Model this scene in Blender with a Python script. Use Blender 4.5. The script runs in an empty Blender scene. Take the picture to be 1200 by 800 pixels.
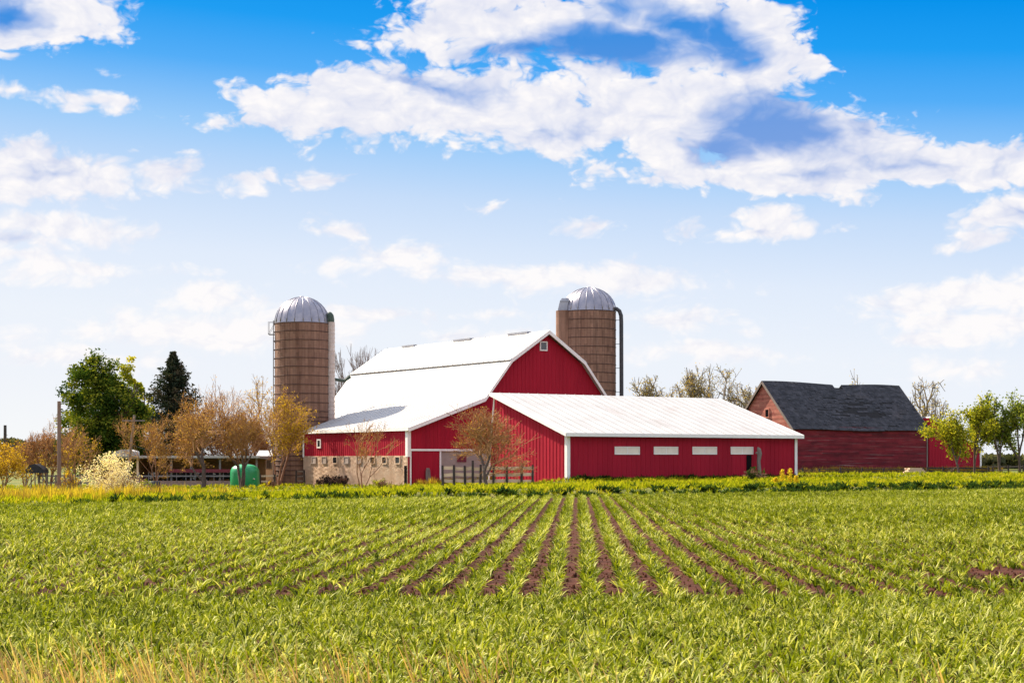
import bpy, math, random
import numpy as np
from mathutils import Vector, Matrix
R = math.radians
S = bpy.context.scene
COL = S.collection

# ---------------------------------------------------------------- camera, light, exposure
CAM_H = 2.0
F = 2000.0            # focal length in pixels of the 1200 px wide photograph
HZ = 540.0            # horizon row of the photograph
cam = bpy.data.cameras.new('camera')
cam.sensor_width = 36.0
cam.lens = 36.0 * F / 1200.0
cam.shift_y = (HZ - 400.0) / 1200.0
cam.clip_start = 0.1
cam.clip_end = 20000
cob = bpy.data.objects.new('camera', cam)
COL.objects.link(cob)
cob.location = (0, 0, CAM_H)
cob.rotation_euler = (R(90), 0, 0)
S.camera = cob

EXPO = 1.35
S.view_settings.view_transform = 'Standard'
S.view_settings.look = 'None'
S.view_settings.gamma = 1.0
S.view_settings.use_curve_mapping = False
S.view_settings.exposure = EXPO
S.render.engine = 'CYCLES'
S.cycles.max_bounces = 6
S.cycles.transparent_max_bounces = 8

SUN_EL = R(42)
SUN_AZ = math.atan2(-0.755, 0.655)       # compass style: x = sin, y = cos
sd = Vector((math.sin(SUN_AZ) * math.cos(SUN_EL), math.cos(SUN_AZ) * math.cos(SUN_EL), math.sin(SUN_EL)))
sl = bpy.data.lights.new('sun', 'SUN')
sl.energy = 5.0
sl.angle = R(0.55)
sl.color = (1.0, 0.88, 0.70)
so = bpy.data.objects.new('sun', sl)
COL.objects.link(so)
so.rotation_euler = sd.to_track_quat('Z', 'Y').to_euler()

def lin(c):
    return tuple(((v / 255.0) / 12.92 if v <= 10 else ((v / 255.0 + 0.055) / 1.055) ** 2.4) for v in c)

def build_world():
    W = bpy.data.worlds.new('World')
    S.world = W
    W.use_nodes = True
    nt = W.node_tree
    nt.nodes.clear()
    N, L = nt.nodes.new, nt.links.new
    STR = 0.15
    out = N('ShaderNodeOutputWorld')
    bg = N('ShaderNodeBackground')
    bg.inputs['Strength'].default_value = STR
    L(bg.outputs[0], out.inputs['Surface'])
    sky = N('ShaderNodeTexSky')
    sky.sky_type = 'NISHITA'
    sky.sun_disc = False
    sky.sun_elevation = SUN_EL
    sky.sun_rotation = SUN_AZ % (2 * math.pi)
    sky.air_density = 1.0
    sky.dust_density = 0.6
    sky.ozone_density = 1.5
    sky.altitude = 200

    def M(op, a, b=None, c=None, clamp=False):
        n = N('ShaderNodeMath')
        n.operation = op
        n.use_clamp = clamp
        for i, v in enumerate((a, b, c)):
            if v is None: continue
            if isinstance(v, (int, float)): n.inputs[i].default_value = v
            else: L(v, n.inputs[i])
        return n.outputs[0]

    def step(x, lo, hi):
        n = N('ShaderNodeMapRange')
        n.interpolation_type = 'SMOOTHSTEP'
        L(x, n.inputs['Value'])
        n.inputs['From Min'].default_value = lo
        n.inputs['From Max'].default_value = hi
        return n.outputs[0]

    def mix(f, a, b):
        n = N('ShaderNodeMix')
        n.data_type = 'RGBA'
        if isinstance(f, (int, float)): n.inputs[0].default_value = f
        else: L(f, n.inputs[0])
        for sock, v in ((n.inputs[6], a), (n.inputs[7], b)):
            if isinstance(v, tuple): sock.default_value = v + (1,)
            else: L(v, sock)
        return n.outputs[2]

    tc = N('ShaderNodeTexCoord')
    sep = N('ShaderNodeSeparateXYZ')
    L(tc.outputs['Generated'], sep.inputs[0])
    az = M('ARCTAN2', sep.outputs[0], sep.outputs[1])
    el = M('ARCSINE', sep.outputs[2])
    K = 2000.0                       # work in "milli-angles" of 1/2000 rad
    comb = N('ShaderNodeCombineXYZ')
    L(M('MULTIPLY', az, K), comb.inputs[0])
    L(M('MULTIPLY', el, K), comb.inputs[1])
    P = comb.outputs[0]

    def angles(px, py):
        x = (px - 600) / F
        z = (HZ - py) / F
        return math.atan(x) * K, math.atan(z / math.sqrt(1 + x * x)) * K

    # clear sky: white at the horizon to deep blue, then the physical sky overhead
    g = 1.0 / (2 ** EXPO) / STR
    ramp = N('ShaderNodeValToRGB')
    stops = [(545, (246, 248, 250)), (470, (240, 244, 251)), (400, (237, 243, 252)), (320, (225, 236, 252)),
             (240, (198, 221, 250)), (170, (154, 203, 250)), (100, (84, 174, 248)), (40, (32, 158, 243)),
             (-20, (6, 146, 236)), (-140, (4, 108, 205)), (-330, (8, 84, 170))]
    EM = math.atan((HZ + 340) / F) * K
    cr = ramp.color_ramp
    els = [max(0.0, angles(600, p)[1] / EM) for p, c in stops]
    cr.elements[0].position = els[0]; cr.elements[0].color = lin(stops[0][1]) + (1,)
    cr.elements[1].position = els[-1]; cr.elements[1].color = lin(stops[-1][1]) + (1,)
    for e, (p, c) in list(zip(els, stops))[1:-1]:
        k = cr.elements.new(e)
        k.color = lin(c) + (1,)
    # slightly lower and deeper blue to the right, paler on the sun's side
    elb = M('ADD', M('MULTIPLY', el, K / EM), M('MULTIPLY', az, 0.15))
    L(elb, ramp.inputs[0])
    sc = N('ShaderNodeVectorMath'); sc.operation = 'SCALE'
    L(ramp.outputs[0], sc.inputs[0]); sc.inputs['Scale'].default_value = g
    clear = mix(step(el, R(20), R(45)), sc.outputs[0], sky.outputs[0])

    # warp for ragged cloud edges
    def noise(vec, scale, detail, rough, off=(0, 0, 0), stretch=(1, 1, 1), dist=0.0):
        mp = N('ShaderNodeMapping')
        mp.inputs['Location'].default_value = off
        mp.inputs['Scale'].default_value = (stretch[0] * scale, stretch[1] * scale, scale)
        L(vec, mp.inputs[0])
        n = N('ShaderNodeTexNoise')
        n.noise_dimensions = '3D'
        n.inputs['Scale'].default_value = 1.0
        n.inputs['Detail'].default_value = detail
        n.inputs['Roughness'].default_value = rough
        n.inputs['Distortion'].default_value = dist
        L(mp.outputs[0], n.inputs['Vector'])
        return n
    wn = noise(P, 1 / 70.0, 3, 0.55, (3.1, 7.7, 0), (0.7, 1.3, 1))
    ws = N('ShaderNodeVectorMath'); ws.operation = 'SUBTRACT'
    L(wn.outputs['Color'], ws.inputs[0]); ws.inputs[1].default_value = (0.5, 0.5, 0.5)
    wm = N('ShaderNodeVectorMath'); wm.operation = 'MULTIPLY_ADD'
    L(ws.outputs[0], wm.inputs[0]); wm.inputs[1].default_value = (70, 34, 0); L(P, wm.inputs[2])
    PW = wm.outputs[0]

    def blobs(lst, vec, grow=1.0):
        acc = None
        for (px, py, rx, ry, rot, w) in lst:
            a, e = angles(px, py)
            mp = N('ShaderNodeMapping'); mp.vector_type = 'TEXTURE'
            mp.inputs['Location'].default_value = (a, e, 0)
            mp.inputs['Rotation'].default_value = (0, 0, R(rot))
            mp.inputs['Scale'].default_value = (rx * grow, ry * grow, 1)
            if acc is None:
                L(vec, mp.inputs[0])
            else:                       # negligible dependence on the last blob keeps the shader's stack small
                ch = N('ShaderNodeVectorMath'); ch.operation = 'MULTIPLY_ADD'
                L(acc, ch.inputs[0]); ch.inputs[1].default_value = (1e-7, 1e-7, 0); L(vec, ch.inputs[2])
                L(ch.outputs[0], mp.inputs[0])
            ln = N('ShaderNodeVectorMath'); ln.operation = 'LENGTH'
            L(mp.outputs[0], ln.inputs[0])
            v = M('MULTIPLY_ADD', ln.outputs['Value'], -w, w)
            acc = v if acc is None else M('MAXIMUM', acc, v)
        return acc

    big = [(350, 130, 110, 34, 0, 1), (450, 118, 150, 52, 4, 1.2), (550, 126, 170, 46, 2, 1.3), (660, 140, 150, 38, 0, 1.2),
           (500, 34, 95, 26, 8, 1), (600, 32, 160, 44, 0, 1.2), (690, 40, 95, 30, -8, 1.1), (700, 82, 60, 18, 0, 1), (560, 0, 120, 22, 0, 1),
           (790, 40, 150, 62, -10, 1.2), (870, 30, 95, 40, -24, 1.1), (930, 66, 52, 22, -28, 1.1), (900, 85, 70, 40, -10, 1.1),
           (760, 120, 140, 56, 0, 1.2), (850, 130, 130, 60, 0, 1.3), (800, 185, 90, 40, -22, 1.1), (920, 165, 150, 62, -8, 1.3),
           (930, 208, 150, 26, 0, 1.2), (1005, 170, 85, 40, -12, 1.2), (1075, 197, 100, 25, -4, 1.2), (1150, 193, 80, 30, 4, 1.2), (1210, 195, 80, 28, 0, 1.2),
           (720, 190, 50, 16, 30, 0.55), (770, 210, 30, 10, 0, 0.45),
           (40, 22, 105, 40, 4, 1.2), (10, 10, 70, 50, 0, 1.1), (90, 14, 55, 20, 8, 0.9)]
    mid = [(8, 63, 22, 9, 0, .8), (14, 102, 30, 8, 0, .7), (105, 117, 66, 15, -4, 1), (130, 88, 22, 7, -10, .4),
           (50, 203, 95, 36, -3, 1.5), (10, 220, 75, 26, 0, 1.3), (110, 210, 65, 24, 0, 1.3), (200, 207, 62, 19, -4, 1), (290, 211, 36, 17, 0, 1),
           (324, 208, 16, 12, 0, .9), (375, 211, 30, 15, 0, 1), (203, 180, 18, 6, 0, .5), (150, 177, 16, 6, 0, .4), (395, 268, 46, 14, -8, .9),
           (560, 244, 24, 11, 0, .7), (692, 267, 34, 12, -3, .95), (885, 270, 105, 13, -1, 1.2), (898, 260, 55, 18, 0, 1.2), (650, 222, 18, 8, -20, .35),
           (1196, 247, 56, 25, 6, 1.2), (1168, 284, 52, 12, 0, .9), (1106, 292, 18, 7, 0, .6)]
    low = [(60, 268, 130, 17, -2, 1.0), (10, 282, 90, 20, 0, .9), (90, 311, 130, 17, 0, 1), (20, 300, 90, 18, 0, .8), (180, 272, 36, 14, 0, .6),
           (470, 304, 90, 25, 0, 1), (400, 312, 60, 12, 0, .6), (670, 328, 190, 22, 0, 1.1), (600, 330, 100, 20, 0, .9), (795, 374, 75, 18, -2, 1),
           (245, 350, 75, 22, -6, .9), (240, 388, 190, 26, 0, 1), (330, 375, 120, 22, 0, .9), (440, 370, 100, 13, 0, .9), (570, 370, 70, 9, 0, .6),
           (1130, 348, 120, 28, 4, 1.1), (1190, 345, 90, 40, 0, 1.1), (1150, 376, 140, 20, 0, 1), (1095, 400, 50, 12, 0, .8), (840, 416, 130, 14, 0, .8),
           (1130, 432, 100, 14, 0, .8), (600, 395, 140, 14, 0, .6), (80, 420, 150, 16, 0, .6)]
    dark = [(720, 52, 190, 34, 3, 1.2), (620, 58, 110, 24, 0, 1.0), (850, 42, 70, 34, -28, 1.15), (800, 30, 90, 34, -12, 1.1), (725, 12, 60, 26, 0, .8),
            (905, 150, 105, 48, -4, 1.3), (860, 170, 70, 36, 0, .95), (950, 160, 60, 32, 0, .9),
            (520, 104, 100, 22, -6, .62), (470, 90, 60, 18, 0, .5), (620, 150, 70, 14, 0, .5), (640, 155, 70, 14, 0, .5), (1060, 195, 60, 13, 0, .55), (1170, 198, 46, 16, 0, .55), (930, 205, 120, 12, 0, .5), (1010, 150, 30, 24, 0, .45),
            (10, 14, 64, 34, 0, 1.15), (60, 206, 60, 16, 0, .5), (20, 280, 80, 14, 0, .35), (890, 270, 50, 9, 0, .35), (1190, 250, 40, 16, 0, .4)]
    n1 = noise(PW, 1 / 52.0, 7, 0.62, (0, 0, 1.7), (0.8, 1.3, 1), 0.3).outputs['Fac']
    n1s = noise(PW, 1 / 52.0, 4, 0.58, (0.13, -0.22, 1.7), (0.8, 1.3, 1), 0.3).outputs['Fac']
    n2 = noise(PW, 1 / 95.0, 4, 0.55, (5, 2, 4), (0.6, 1.5, 1)).outputs['Fac']
    def puffs(vec, scale, off):
        mp = N('ShaderNodeMapping')
        mp.inputs['Location'].default_value = off
        mp.inputs['Scale'].default_value = (0.85 * scale, 1.25 * scale, scale)
        L(vec, mp.inputs[0])
        v = N('ShaderNodeTexVoronoi'); v.voronoi_dimensions = '2D'; v.feature = 'F1'
        v.inputs['Scale'].default_value = 1.0; v.inputs['Detail'].default_value = 2.0
        v.inputs['Roughness'].default_value = 0.55; v.inputs['Lacunarity'].default_value = 2.3
        L(mp.outputs[0], v.inputs['Vector'])
        return v.outputs['Distance']
    pf = M('SUBTRACT', 0.62, puffs(PW, 1 / 34.0, (0, 0, 0)))
    nf = M('ADD', M('MULTIPLY', M('SUBTRACT', n1, 0.5), 0.78), M('MULTIPLY_ADD', pf, 0.21, 0.03))
    n3 = M('SUBTRACT', n2, 0.5)
    d_big = M('ADD', M('ADD', blobs(big, PW, 1.10), M('MULTIPLY', nf, 2.3)), M('MULTIPLY', n3, 0.5))
    d_mid = M('ADD', blobs(mid, PW, 1.2), M('MULTIPLY', nf, 2.6))
    d_low = M('ADD', blobs(low, PW, 1.25), M('MULTIPLY', nf, 2.2))
    a_big = step(d_big, 0.06, 0.44)
    a_mid = step(d_mid, 0.10, 0.75)
    a_low = M('MULTIPLY', step(d_low, 0.08, 0.75), 0.95)
    # scattered clouds over the rest of the sky, outside the part worked out above
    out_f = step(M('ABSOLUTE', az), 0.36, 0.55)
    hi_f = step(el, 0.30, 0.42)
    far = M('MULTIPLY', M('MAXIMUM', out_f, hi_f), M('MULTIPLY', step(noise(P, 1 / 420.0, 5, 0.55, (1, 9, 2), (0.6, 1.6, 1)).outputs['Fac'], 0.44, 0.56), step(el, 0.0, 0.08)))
    alpha = M('MAXIMUM', M('MAXIMUM', a_big, far), M('MAXIMUM', a_mid, a_low))
    # thick cores read blue grey against the light, thin rims white
    dk = M('ADD', blobs(dark, PW), M('ADD', M('MULTIPLY', n3, 1.5), M('MULTIPLY', nf, -0.9)))
    core = step(dk, -0.05, 0.95)
    relief = M('ADD', M('ADD', M('MULTIPLY_ADD', M('SUBTRACT', n1s, n1), 1.5, M('MULTIPLY_ADD', pf, 0.5, 0.66)), M('MULTIPLY', M('SUBTRACT', 1.0, step(el, 0.06, 0.20)), 0.35)), M('MULTIPLY', n3, -0.9), clamp=True)
    white = mix(relief, tuple(v * g for v in lin((214, 220, 241))), tuple(v * g for v in lin((255, 252, 252))))
    blue = mix(step(el, 0.17, 0.262), tuple(v * g for v in lin((122, 162, 226))), tuple(v * g for v in lin((56, 142, 226))))
    cloud = mix(core, white, blue)
    # unseen clouds behind and above the viewer, brightened to add fill on shaded walls
    fill_cloud = N('ShaderNodeVectorMath'); fill_cloud.operation = 'SCALE'
    L(white, fill_cloud.inputs[0]); fill_cloud.inputs['Scale'].default_value = 2.4
    cloud = mix(far, cloud, fill_cloud.outputs[0])
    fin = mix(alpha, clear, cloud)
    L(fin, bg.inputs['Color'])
    W.cycles.sampling_method = 'MANUAL'
    W.cycles.sample_map_resolution = 512
build_world()

# ---------------------------------------------------------------- helpers
def at(px, py, Y):
    return Vector(((px - 600) / F * Y, Y, CAM_H + (HZ - py) / F * Y))

def X_at(px, Y):
    return (px - 600) / F * Y

def tag(o, label=None, cat=None, group=None, kind=None):
    if label: o['label'] = label
    if cat: o['category'] = cat
    if group: o['group'] = group
    if kind: o['kind'] = kind
    return o

def thing(name, loc, label, cat, rz=0.0, group=None):
    o = bpy.data.objects.new(name, None)
    o.empty_display_size = 0.3
    COL.objects.link(o)
    o.location = loc
    o.rotation_euler = (0, 0, rz)
    return tag(o, label, cat, group)

def link(name, me, parent=None):
    o = bpy.data.objects.new(name, me)
    COL.objects.link(o)
    if parent is not None: o.parent = parent
    return o

class MB:
    def __init__(s):
        s.v = []; s.f = []; s.t = []          # t: one tint per face
        s.smooth = False
    def quad(s, a, b, c, d, t=1.0):
        n = len(s.v)
        s.v += [tuple(a), tuple(b), tuple(c), tuple(d)]
        s.f.append((n, n + 1, n + 2, n + 3)); s.t.append(t)
    def tri(s, a, b, c, t=1.0):
        n = len(s.v)
        s.v += [tuple(a), tuple(b), tuple(c)]
        s.f.append((n, n + 1, n + 2)); s.t.append(t)
    def hexa(s, a, b, c, d, off, t=1.0):
        """solid slab: quad abcd pushed by off"""
        off = Vector(off)
        q = [Vector(p) for p in (a, b, c, d)]
        n = len(s.v)
        s.v += [tuple(p) for p in q] + [tuple(p + off) for p in q]
        s.f += [(n, n + 3, n + 2, n + 1), (n + 4, n + 5, n + 6, n + 7)]
        for i in range(4):
            j = (i + 1) % 4
            s.f.append((n + i, n + j, n + 4 + j, n + 4 + i))
        s.t += [t] * 6
    def box(s, x0, x1, y0, y1, z0, z1, t=1.0):
        s.hexa((x0, y0, z0), (x1, y0, z0), (x1, y1, z0), (x0, y1, z0), (0, 0, z1 - z0), t)
    def prism(s, pts, off, t=1.0):
        """extrude a polygon (list of 3D points) by off"""
        off = Vector(off); k = len(pts); n = len(s.v)
        q = [Vector(p) for p in pts]
        s.v += [tuple(p) for p in q] + [tuple(p + off) for p in q]
        s.f.append(tuple(reversed(range(n, n + k)))); s.f.append(tuple(range(n + k, n + 2 * k)))
        for i in range(k):
            j = (i + 1) % k
            s.f.append((n + i, n + j, n + k + j, n + k + i))
        s.t += [t] * (k + 2)
    def tube(s, pts, rad, sides=8, cap=True, t=1.0):
        pts = [Vector(p) for p in pts]
        rads = rad if isinstance(rad, (list, tuple)) else [rad] * len(pts)
        n0 = len(s.v)
        ref = None
        for i, p in enumerate(pts):
            d = (pts[min(i + 1, len(pts) - 1)] - pts[max(i - 1, 0)]).normalized()
            if ref is None:
                ref = Vector((1, 0, 0)) if abs(d.x) < 0.8 else Vector((0, 1, 0))
            a = (ref - d * ref.dot(d)).normalized(); ref = a
            b = d.cross(a)
            for k in range(sides):
                w = 2 * math.pi * k / sides
                s.v.append(tuple(p + (a * math.cos(w) + b * math.sin(w)) * rads[i]))
        for i in range(len(pts) - 1):
            for k in range(sides):
                j = (k + 1) % sides
                s.f.append((n0 + i * sides + k, n0 + i * sides + j, n0 + (i + 1) * sides + j, n0 + (i + 1) * sides + k)); s.t.append(t)
        if cap:
            s.f.append(tuple(n0 + k for k in reversed(range(sides)))); s.t.append(t)
            m = n0 + (len(pts) - 1) * sides
            s.f.append(tuple(m + k for k in range(sides))); s.t.append(t)
    def lathe(s, prof, c=(0, 0, 0), seg=32, a0=0.0, a1=2 * math.pi, rmod=None, t=1.0):
        n0 = len(s.v); full = abs(a1 - a0 - 2 * math.pi) < 1e-6
        m = seg if full else seg + 1
        for r, z in prof:
            for k in range(m):
                w = a0 + (a1 - a0) * k / seg
                rr = r * (rmod(k, z) if rmod else 1)
                s.v.append((c[0] + rr * math.cos(w), c[1] + rr * math.sin(w), c[2] + z))
        for i in range(len(prof) - 1):
            for k in range(seg):
                j = (k + 1) % m
                s.f.append((n0 + i * m + k, n0 + i * m + j, n0 + (i + 1) * m + j, n0 + (i + 1) * m + k)); s.t.append(t)
    def build(s, name, material, parent=None, smooth=False):
        me = bpy.data.meshes.new(name)
        me.from_pydata(s.v, [], s.f)
        me.update()
        a = me.attributes.new('tint', 'FLOAT', 'FACE')
        a.data.foreach_set('value', np.array(s.t, dtype=np.float32))
        if smooth: me.shade_smooth()
        me.materials.append(material)
        return link(name, me, parent)

def np_mesh(name, V, faces, material, tint=None, smooth=False, nv=4):
    """V (n,3); faces (m,nv) int; tint per face"""
    me = bpy.data.meshes.new(name)
    V = np.ascontiguousarray(V, dtype=np.float32); faces = np.ascontiguousarray(faces, dtype=np.int32)
    me.vertices.add(len(V)); me.vertices.foreach_set('co', V.ravel())
    m = len(faces)
    me.loops.add(m * nv); me.loops.foreach_set('vertex_index', faces.ravel())
    me.polygons.add(m)
    me.polygons.foreach_set('loop_start', np.arange(0, m * nv, nv, dtype=np.int32))
    me.polygons.foreach_set('loop_total', np.full(m, nv, dtype=np.int32))
    if smooth: me.polygons.foreach_set('use_smooth', np.ones(m, dtype=bool))
    me.update(calc_edges=True)
    if tint is not None:
        a = me.attributes.new('tint', 'FLOAT', 'FACE')
        a.data.foreach_set('value', np.ascontiguousarray(tint, dtype=np.float32))
    me.materials.append(material)
    return me

# ---------------------------------------------------------------- materials
MATS = {}
def new_mat(name):
    m = bpy.data.materials.new(name)
    m.use_nodes = True
    nt = m.node_tree
    b = nt.nodes['Principled BSDF']
    return m, nt, b

def ramp_node(nt, cols, fac):
    r = nt.nodes.new('ShaderNodeValToRGB')
    e = r.color_ramp.elements
    ps = [c[0] for c in cols]
    e[0].position = ps[0]; e[0].color = tuple(cols[0][1]) + (1,)
    e[1].position = ps[-1]; e[1].color = tuple(cols[-1][1]) + (1,)
    for p, c in cols[1:-1]:
        k = e.new(p); k.color = tuple(c) + (1,)
    nt.links.new(fac, r.inputs[0])
    return r.outputs[0]

def noise_fac(nt, scale, stretch=(1, 1, 1), detail=5, rough=0.6, coord='Object'):
    tc = nt.nodes.new('ShaderNodeTexCoord')
    mp = nt.nodes.new('ShaderNodeMapping')
    mp.inputs['Scale'].default_value = tuple(scale * s for s in stretch)
    nt.links.new(tc.outputs[coord], mp.inputs[0])
    n = nt.nodes.new('ShaderNodeTexNoise')
    n.inputs['Scale'].default_value = 1.0
    n.inputs['Detail'].default_value = detail
    n.inputs['Roughness'].default_value = rough
    nt.links.new(mp.outputs[0], n.inputs['Vector'])
    return n.outputs['Fac']

def mixrgb(nt, f, a, b, mode='MIX'):
    n = nt.nodes.new('ShaderNodeMix'); n.data_type = 'RGBA'; n.blend_type = mode
    for s, v in ((n.inputs[0], f), (n.inputs[6], a), (n.inputs[7], b)):
        if isinstance(v, (int, float)): s.default_value = v
        elif isinstance(v, tuple): s.default_value = v + (1,)
        else: nt.links.new(v, s)
    return n.outputs[2]

def mat(name, cols, scale=1.0, stretch=(1, 1, 1), rough=0.7, metal=0.0, bump=0.0, bscale=None, tint=0.0, spec=0.3, second=None, detail=5):
    """noise between colours; tint: strength of the per-face 'tint' value; second=(colour, scale, stretch, lo, hi) blotches"""
    m, nt, b = new_mat(name)
    if len(cols) == 1: cols = [cols[0], tuple(c * 1.15 for c in cols[0])]
    if not isinstance(cols[0][0], tuple) and not (len(cols[0]) == 2):
        k = len(cols)
        cols = [(0.3 + 0.4 * i / (k - 1), c) for i, c in enumerate(cols)]
    c = ramp_node(nt, cols, noise_fac(nt, scale, stretch, detail))
    if second:
        col2, sc2, st2, lo, hi = second
        mr = nt.nodes.new('ShaderNodeMapRange'); mr.interpolation_type = 'SMOOTHSTEP'
        nt.links.new(noise_fac(nt, sc2, st2, 6, 0.65), mr.inputs[0])
        mr.inputs['From Min'].default_value = lo; mr.inputs['From Max'].default_value = hi
        c = mixrgb(nt, mr.outputs[0], c, col2)
    if tint:
        at_ = nt.nodes.new('ShaderNodeAttribute'); at_.attribute_name = 'tint'
        v = nt.nodes.new('ShaderNodeMath'); v.operation = 'MULTIPLY_ADD'
        nt.links.new(at_.outputs['Fac'], v.inputs[0]); v.inputs[1].default_value = tint; v.inputs[2].default_value = 1 - tint
        cc = nt.nodes.new('ShaderNodeCombineColor')
        for i in range(3): nt.links.new(v.outputs[0], cc.inputs[i])
        c = mixrgb(nt, 1.0, c, cc.outputs[0], 'MULTIPLY')
    nt.links.new(c, b.inputs['Base Color'])
    b.inputs['Roughness'].default_value = rough
    b.inputs['Metallic'].default_value = metal
    b.inputs['Specular IOR Level'].default_value = spec
    if bump:
        bp = nt.nodes.new('ShaderNodeBump')
        bp.inputs['Strength'].default_value = bump; bp.inputs['Distance'].default_value = 0.05
        nt.links.new(noise_fac(nt, bscale or scale * 4, stretch, 6), bp.inputs['Height'])
        nt.links.new(bp.outputs[0], b.inputs['Normal'])
    MATS[name] = m
    return m

def leaf_mat(name, cols, trans=0.4, gloss=0.0, rough=0.4, patch=None, gcol=(1, 1, 1)):
    """leaf: diffuse + translucent + a little gloss; cols ramp driven by per-face tint (0..1)"""
    m, nt, b = new_mat(name)
    nt.nodes.remove(b)
    out = [n for n in nt.nodes if n.type == 'OUTPUT_MATERIAL'][0]
    a = nt.nodes.new('ShaderNodeAttribute'); a.attribute_name = 'tint'
    k = len(cols)
    c = ramp_node(nt, [(i / (k - 1), q) for i, q in enumerate(cols)], a.outputs['Fac'])
    if patch:
        col2, sc2, lo, hi = patch
        mr = nt.nodes.new('ShaderNodeMapRange'); mr.interpolation_type = 'SMOOTHSTEP'
        nt.links.new(noise_fac(nt, sc2, (1, 1, 1), 4, 0.6), mr.inputs[0])
        mr.inputs['From Min'].default_value = lo; mr.inputs['From Max'].default_value = hi
        c = mixrgb(nt, mr.outputs[0], c, col2)
    d = nt.nodes.new('ShaderNodeBsdfDiffuse'); nt.links.new(c, d.inputs[0])
    t = nt.nodes.new('ShaderNodeBsdfTranslucent')
    hs = mixrgb(nt, 1.0, c, (1.25, 1.2, 0.55), 'MULTIPLY'); nt.links.new(hs, t.inputs[0])
    mx = nt.nodes.new('ShaderNodeMixShader'); mx.inputs[0].default_value = trans
    nt.links.new(d.outputs[0], mx.inputs[1]); nt.links.new(t.outputs[0], mx.inputs[2])
    last = mx.outputs[0]
    if gloss:
        gl = nt.nodes.new('ShaderNodeBsdfGlossy'); gl.inputs['Roughness'].default_value = rough
        gl.inputs['Color'].default_value = gcol + (1,)
        m2 = nt.nodes.new('ShaderNodeMixShader'); m2.inputs[0].default_value = gloss
        nt.links.new(mx.outputs[0], m2.inputs[1]); nt.links.new(gl.outputs[0], m2.inputs[2])
        last = m2.outputs[0]
    nt.links.new(last, out.inputs[0])
    MATS[name] = m
    return m

RED = mat('red_painted_steel', [(0.29, 0.0100, 0.025), (0.35, 0.0130, 0.030)], 0.7, (1, 1, 0.25), rough=0.6, spec=0.08, tint=0.5,
          second=((0.27, 0.035, 0.04), 1.3, (1.2, 1.2, 0.12), 0.62, 0.85))
WHITE = mat('white_painted_steel', [(0.345, 0.335, 0.325), (0.40, 0.39, 0.38)], 0.5, (1, 1, 1), rough=0.55, tint=0.4,
            second=((0.27, 0.225, 0.20), 0.45, (1, 0.25, 1), 0.54, 0.80))
TRIM = mat('white_trim', [(0.70, 0.66, 0.62), (0.78, 0.75, 0.72)], 2.0, rough=0.6)
OLDRED = mat('weathered_red_boards', [(0.10, 0.007, 0.014), (0.18, 0.011, 0.020), (0.22, 0.022, 0.028)], 1.2, (0.5, 0.5, 2.0), rough=0.85, tint=0.8,
             second=((0.25, 0.16, 0.15), 2.0, (0.10, 0.10, 4.0), 0.54, 0.72), bump=0.3)
OLDPINK = mat('sunlit_red_boards', [(0.30, 0.085, 0.06), (0.40, 0.14, 0.10), (0.45, 0.2, 0.14)], 1.5, (0.6, 0.6, 2.0), rough=0.9, tint=0.6,  # paler copy of the red boards, sunlight on the gable put into the colour
              second=((0.22, 0.035, 0.035), 0.6, (1, 1, 1.0), 0.52, 0.68), bump=0.3)
SHINGLE = mat('dark_asphalt_shingles', [(0.026, 0.027, 0.033), (0.065, 0.063, 0.072)], 1.0, rough=0.9, tint=0.95, bump=0.4, bscale=8,
              second=((0.075, 0.065, 0.068), 0.5, (0.5, 0.5, 1.5), 0.52, 0.75))
DECK = mat('rotten_roof_boards', [(0.008, 0.008, 0.010), (0.02, 0.018, 0.018)], 3.0, rough=0.95)
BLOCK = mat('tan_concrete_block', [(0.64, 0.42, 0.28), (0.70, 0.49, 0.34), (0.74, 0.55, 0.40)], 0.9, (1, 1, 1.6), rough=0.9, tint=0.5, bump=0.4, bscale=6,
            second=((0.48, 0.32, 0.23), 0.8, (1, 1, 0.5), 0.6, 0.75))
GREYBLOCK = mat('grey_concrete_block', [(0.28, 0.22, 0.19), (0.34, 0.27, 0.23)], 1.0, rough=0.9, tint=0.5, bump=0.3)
STAVE = mat('brown_concrete_staves', [(0.16, 0.078, 0.05), (0.245, 0.128, 0.084), (0.30, 0.168, 0.113)], 0.9, (2.2, 2.2, 0.12), rough=0.85, tint=0.7,
            second=((0.10, 0.05, 0.035), 1.3, (1.5, 1.5, 0.10), 0.56, 0.75), bump=0.3)
HOOP = mat('rusty_steel_hoop', [(0.055, 0.03, 0.024), (0.10, 0.05, 0.035)], 4.0, rough=0.7, metal=0.3)
GALV = mat('galvanised_steel', [(0.24, 0.225, 0.25), (0.27, 0.255, 0.28)], 0.4, (1, 1, 0.5), rough=0.34, metal=0.85, tint=0.5)
GALVD = mat('dull_galvanised_steel', [(0.26, 0.26, 0.29), (0.38, 0.37, 0.39)], 1.6, rough=0.55, metal=0.5)
CHUTE = mat('pale_chute_steel', [(0.42, 0.33, 0.28), (0.52, 0.43, 0.38)], 2.0, rough=0.7, tint=0.5)
DKPIPE = mat('dark_pipe', [(0.035, 0.034, 0.038), (0.06, 0.056, 0.06)], 2.0, rough=0.5, metal=0.2)
DKGREEN = mat('dark_green_cap', [(0.03, 0.05, 0.035), (0.05, 0.07, 0.05)], 2.0, rough=0.6)
GLASS = mat('dark_window_glass', [(0.012, 0.014, 0.018), (0.03, 0.03, 0.035)], 1.5, rough=0.12, spec=0.6)
DARKIN = mat('dark_opening', [(0.006, 0.006, 0.007), (0.014, 0.012, 0.012)], 1.5, rough=0.95, spec=0.0)
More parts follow.
